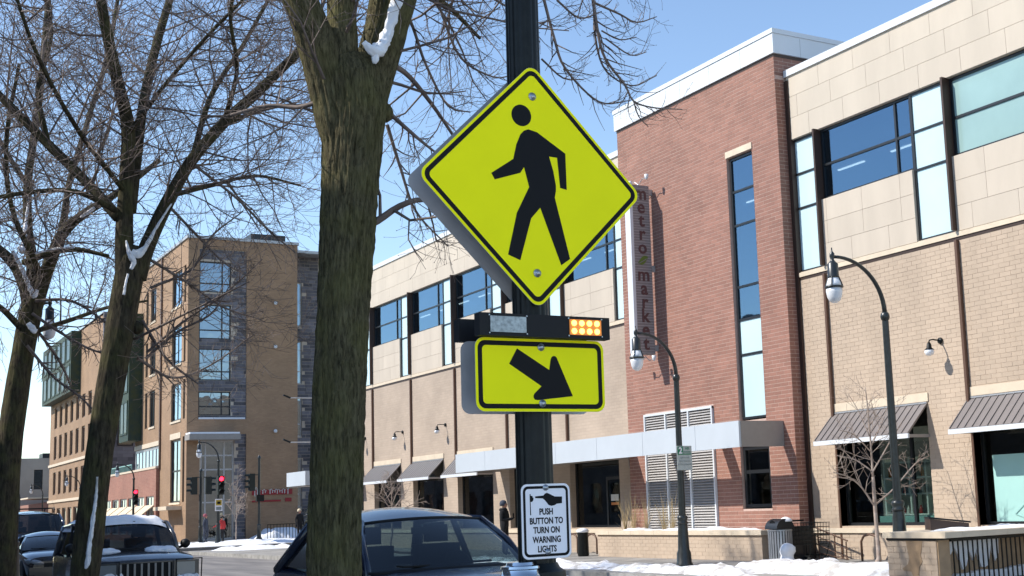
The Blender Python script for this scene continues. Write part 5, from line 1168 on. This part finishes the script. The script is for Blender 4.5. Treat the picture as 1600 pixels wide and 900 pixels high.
T2, p2x, s2_ = tree('dark leaning tree with snow in its fork behind the boxy off roader', (3.55, 21.62, .15), 21.62,
    [(132, 905, 27), (146, 780, 26), (160, 680, 25), (176, 580, 26), (190, 500, 27), (200, 440, 27), (205, 405, 25), (208, 385, 16)],
    [[(195, 440, 18), (194, 370, 17), (197, 290, 14), (200, 200, 13), (182, 120, 11, -.3), (165, 40, 10, -.5), (150, -50, 8, -.8), (140, -160, 5, -1)],
     [(203, 330, 12), (213, 250, 10, .3), (226, 150, 9, .6), (250, 50, 8, .9), (280, -50, 6, 1.2), (300, -140, 4, 1.5)],
     [(214, 435, 18), (228, 390, 15), (262, 315, 13, -.2), (300, 250, 11, -.4), (350, 192, 10.5, -.6), (400, 146, 10, -.8), (470, 78, 8, -1.2), (540, 10, 6, -1.6), (600, -60, 4, -2)],
     [(185, 340, 11), (140, 290, 10, .3), (75, 225, 9, .6), (10, 160, 8, .9), (-70, 80, 6, 1.3)],
     [(184, 330, 6), (120, 300, 5, -.6), (50, 300, 4.5, -1.1), (-40, 315, 4, -1.6)],
     [(300, 250, 6, -.4), (330, 150, 5, -.2), (380, 70, 4, 0), (430, -20, 3, .3)],
     [(270, 305, 5, -.3), (330, 290, 4, .4), (400, 275, 3, 1.0), (470, 290, 2, 1.5)],
     [(340, 200, 5, -.6), (400, 175, 4, .2), (460, 165, 3, .8), (520, 190, 2, 1.2)],
     [(350, 190, 5, -.6), (370, 110, 4, -1.6), (360, 20, 3.5, -2.4), (380, -60, 3, -3)],
     [(210, 530, 3), (260, 505, 2.4, -.6), (330, 470, 1.8, -1.2), (390, 440, 1.2, -1.7)],
     [(75, 225, 6, .6), (60, 140, 5, .8), (80, 50, 4, 1.1), (60, -40, 3, 1.4)],
     [(200, 210, 5), (260, 130, 4, -1), (330, 50, 3.5, -1.8), (400, -20, 3, -2.4)],
     [(195, 300, 5), (120, 200, 4.5, -1.2), (60, 90, 4, -2), (20, -20, 3, -2.6)]],
    [[(262, 320, 3, -.2), (310, 370, 2.5, -.2), (350, 410, 2, -.2), (385, 430, 1, -.2)], [(300, 255, 3, -.4), (370, 310, 2.4, -.3), (420, 360, 2, -.3), (462, 395, 1, -.3)], [(228, 560, 3), (275, 520, 2.4, -.3), (330, 490, 2, -.5), (360, 445, 1, -.6)], [(230, 550, 3, -.3), (290, 500, 2.6, -.8), (350, 460, 2, -1.2), (410, 405, 1, -1.6)], [(225, 400, 3, .2), (290, 440, 2.6, .3), (350, 480, 2, .4), (410, 500, 1, .5)], [(235, 450, 3), (300, 420, 2.4, -.2), (330, 370, 2, -.4), (380, 330, 1, -.5)], [(222, 500, 3), (260, 560, 2.4, -.2), (310, 600, 1.8, -.4)], [(215, 560, 3, .3), (270, 590, 2.4, .6), (330, 570, 1.8, .9), (400, 520, 1, 1.2)]],
    P2, 23, 'bark_dark', thin=.80, knob=[(214, 512, 13)])
snow_strip(T2, p2x, s2_, 'snow lodged in the fork of the dark leaning tree', [[(268, 318, 2, -.28), (243, 358, 3.5, -.24), (226, 388, 6, -.2), (214, 396, 12, -.17), (205, 392, 6, -.17)], [(197, 376, 2, -.18), (201, 392, 5, -.2), (208, 408, 8, -.22), (204, 422, 3, -.22)], [(200, 428, 2.5, -.26), (196, 446, 3.5, -.265), (193, 462, 3, -.265)]], 4)
snow_strip(T2, p2x, s2_, 'long icy snow streak on the lower trunk of the leaning tree', [[(152, 745, 2.5, -.235), (150, 775, 4, -.235), (145, 815, 5, -.235), (140, 850, 6, -.24), (136, 882, 6, -.24), (133, 889, 2, -.24)]], 6, 'snow_dirty')
P3 = dict(droop=-.04, lift=2.0, rmin=.0045, kids={3: 5, 2: 6, 1: 4}, lev=2, dens=5.4, len=(1.2, 2.6), up=.06, bud=0)
T3, p3x, s3 = tree('far left tree trunk with snow lined branches', (3.5, 31.4, .15), 31.4,
    [(2, 905, 24), (8, 790, 23), (16, 690, 21), (28, 600, 20), (40, 530, 19), (48, 490, 19), (52, 465, 14)],
    [[(52, 490, 13), (66, 445, 12), (80, 405, 11, -.3), (98, 365, 10, -.5), (130, 335, 8, -.8), (185, 300, 6, -1.2), (250, 250, 4, -1.6)],
     [(46, 480, 12), (36, 440, 11, .2), (15, 405, 9, .4), (-30, 370, 8, .6)],
     [(50, 480, 11), (50, 410, 10, .4), (43, 350, 8, .7), (45, 270, 7, 1), (60, 170, 6, 1.3), (70, 60, 5, 1.6), (80, -60, 4, 2)],
     [(38, 410, 6), (80, 395, 5, -.9), (120, 390, 4.5, -1.2), (170, 400, 3, -1.6)],
     [(95, 370, 6, -.5), (110, 280, 5, -.2), (140, 180, 4.5, .3), (170, 80, 4, .8), (190, -40, 3, 1.2)],
     [(40, 520, 6), (0, 480, 5, -.5), (-40, 460, 4, -1)],
     [(48, 520, 5), (110, 500, 4, .6), (170, 480, 3, 1.2), (230, 470, 2, 1.8)],
     [(50, 300, 5, .9), (0, 220, 4, 1.4), (-40, 120, 3, 1.8)], [(70, 440, 5), (20, 330, 4.5, -1.5), (10, 220, 4, -2.2), (30, 100, 3, -3)]],
    [[(50, 490, 3, -.3), (95, 520, 2.6, -.5), (140, 545, 2, -.7), (190, 560, 1, -.9)], [(42, 540, 3, -.3), (85, 590, 2.4, -.5), (125, 620, 1.8, -.7), (165, 660, 1, -.9)], [(55, 470, 3, -.3), (110, 470, 2.6, -.6), (160, 500, 2, -.9), (200, 540, 1, -1.2)], [(46, 500, 3, .3), (90, 560, 2.4, .6), (110, 600, 1.6, .8)]], P3, 37, 'bark_dark', thin=.86)
snow_strip(T3, p3x, s3, 'snow on the forked branches of the far left tree', [[(20, 392, 4, -.35), (34, 420, 5, -.36), (46, 448, 5, -.4), (53, 462, 6, -.42), (58, 452, 4, -.4)], [(40, 345, 3, .4), (38, 372, 6, .2), (36, 392, 8, .0), (28, 385, 5, 0)], [(126, 340, 3, -1.1), (140, 330, 4.5, -1.2), (148, 324, 3, -1.2)], [(46, 308, 2.5, .7), (41, 340, 3, .5), (42, 360, 2.5, .5)], [(55, 396, 2.5, -1.05), (85, 389, 2.5, -1.25), (118, 386, 2.5, -1.45)], [(44, 505, 6, -.4), (52, 515, 9, -.42), (58, 518, 5, -.42)]], 8)
# saplings
PS = dict(droop=-.02, lift=3.0, rmin=.0035, kids={2: 5, 1: 4}, lev=1, dens=5.0, len=(.35, .8), up=.2, bud=.008)
def sapling(label, base, limbs, Y, P, trunk, seed):
    limbs = [[(q[0], q[1], q[2]*.45, *q[3:]) for q in l_] for l_ in limbs]; trunk = [(q[0], q[1], q[2]*.62) for q in trunk]
    tree(label, base, Y, trunk, limbs, [], P, seed, 'twig_pale', 'twig_pale')
sapling('pale bare sapling in the snow before the right shop window', (18.86, 20.68, .15), [[(1364, 745, 4), (1361, 700, 3.4), (1357, 650, 2.6), (1352, 605, 1.5)], [(1366, 790, 3.4), (1345, 760, 3), (1325, 745, 2.4, -.2), (1302, 738, 1.6, -.3)], [(1366, 790, 3.2), (1395, 765, 2.6, .2), (1430, 725, 2, .3), (1452, 712, 1.2, .3)],
    [(1361, 735, 2.8), (1335, 718, 2.3, .2), (1308, 712, 1.4, .3)], [(1362, 740, 3), (1385, 700, 2.2, -.2), (1400, 670, 1.4, -.3)], [(1360, 705, 2.4), (1335, 680, 2, -.3), (1312, 672, 1.2, -.4)], [(1360, 700, 2.2), (1378, 660, 1.8, .2), (1392, 620, 1, .3)], [(1358, 680, 2), (1340, 640, 1.4, .2), (1325, 615, .8, .3)]], 20.68, PS, [(1373, 870, 5.5), (1370, 830, 5), (1367, 790, 4.6), (1364, 745, 4)], 41)
PT = dict(PS); PT['rmin'] = .007; PT['bud'] = 0
sapling('pale bare sapling between the corner signals', (21.0, 76.5, .15), [[(369, 810, 1.2), (370, 790, 1, -.3), (362, 770, .7, -.4), (358, 755, .5, -.5)], [(369, 812, 1.2), (376, 790, 1, .3), (382, 770, .7, .5)], [(369, 806, 1.1), (370, 780, .9), (371, 750, .6), (372, 730, .4)], [(369, 808, 1), (360, 795, .8, .3), (352, 785, .5, .6)], [(370, 800, 1), (380, 788, .8, -.3), (385, 780, .5, -.6)]], 76.5, PT, [(369, 846, 1.6), (369, 830, 1.5), (369, 812, 1.4)], 43)
PU = dict(PS); PU['rmin'] = .005; PU['bud'] = 0; PU['dens'] = 6
sapling('pale bare sapling before the left shop awnings, seen over the navy car', (17.2, 41.2, .15), [[(612, 800, 2), (612, 770, 1.7), (610, 745, 1)], [(612, 800, 2), (598, 778, 1.5, -.3), (586, 772, .9, -.5)], [(612, 800, 2), (626, 780, 1.5, .3), (636, 768, .9, .5)], [(612, 790, 1.6), (600, 765, 1.2, .3), (594, 750, .8, .4)], [(612, 790, 1.6), (622, 766, 1.2, -.3), (632, 752, .8, -.4)], [(612, 805, 1.6), (640, 790, 1.2, .2), (656, 785, .8, .2)]], 41.2, PU, [(613, 860, 3), (613, 830, 2.6), (612, 805, 2.2)], 47)
# evergreen shrub with snow by the fence
eb = thing('evergreen_shrub', (28.0, 83.5, .15), 'dark evergreen shrub dusted with snow left of the big trunk', 'shrub'); mb = MB(); sm_ = MB(); rg = random.Random(3)
for i in range(1500):
    z = rg.random(); a = rg.uniform(0, 6.28); rd = (1.15*(1-z)+.15)*rg.uniform(.5, 1); p = Vector((28.0+math.cos(a)*rd, 83.5+math.sin(a)*rd, .3+z*3.4)); q = Vector((math.cos(a)*.16, math.sin(a)*.16, -.05)); s_ = Vector((-math.sin(a), math.cos(a), 0))*.06
    (sm_ if z > .35 and rg.random() < .10 else mb).poly([p-s_, p+q, p+s_, p-q*.3+Vector((0, 0, .06))])
mb.build('foliage', 'dark_leaf', eb); sm_.build('snow_dust', 'snow', eb); MB().tube([(28, 83.5, .1), (28, 83.5, 3.4)], [.08, .02], 6).build('stem', 'bark_dark', eb)
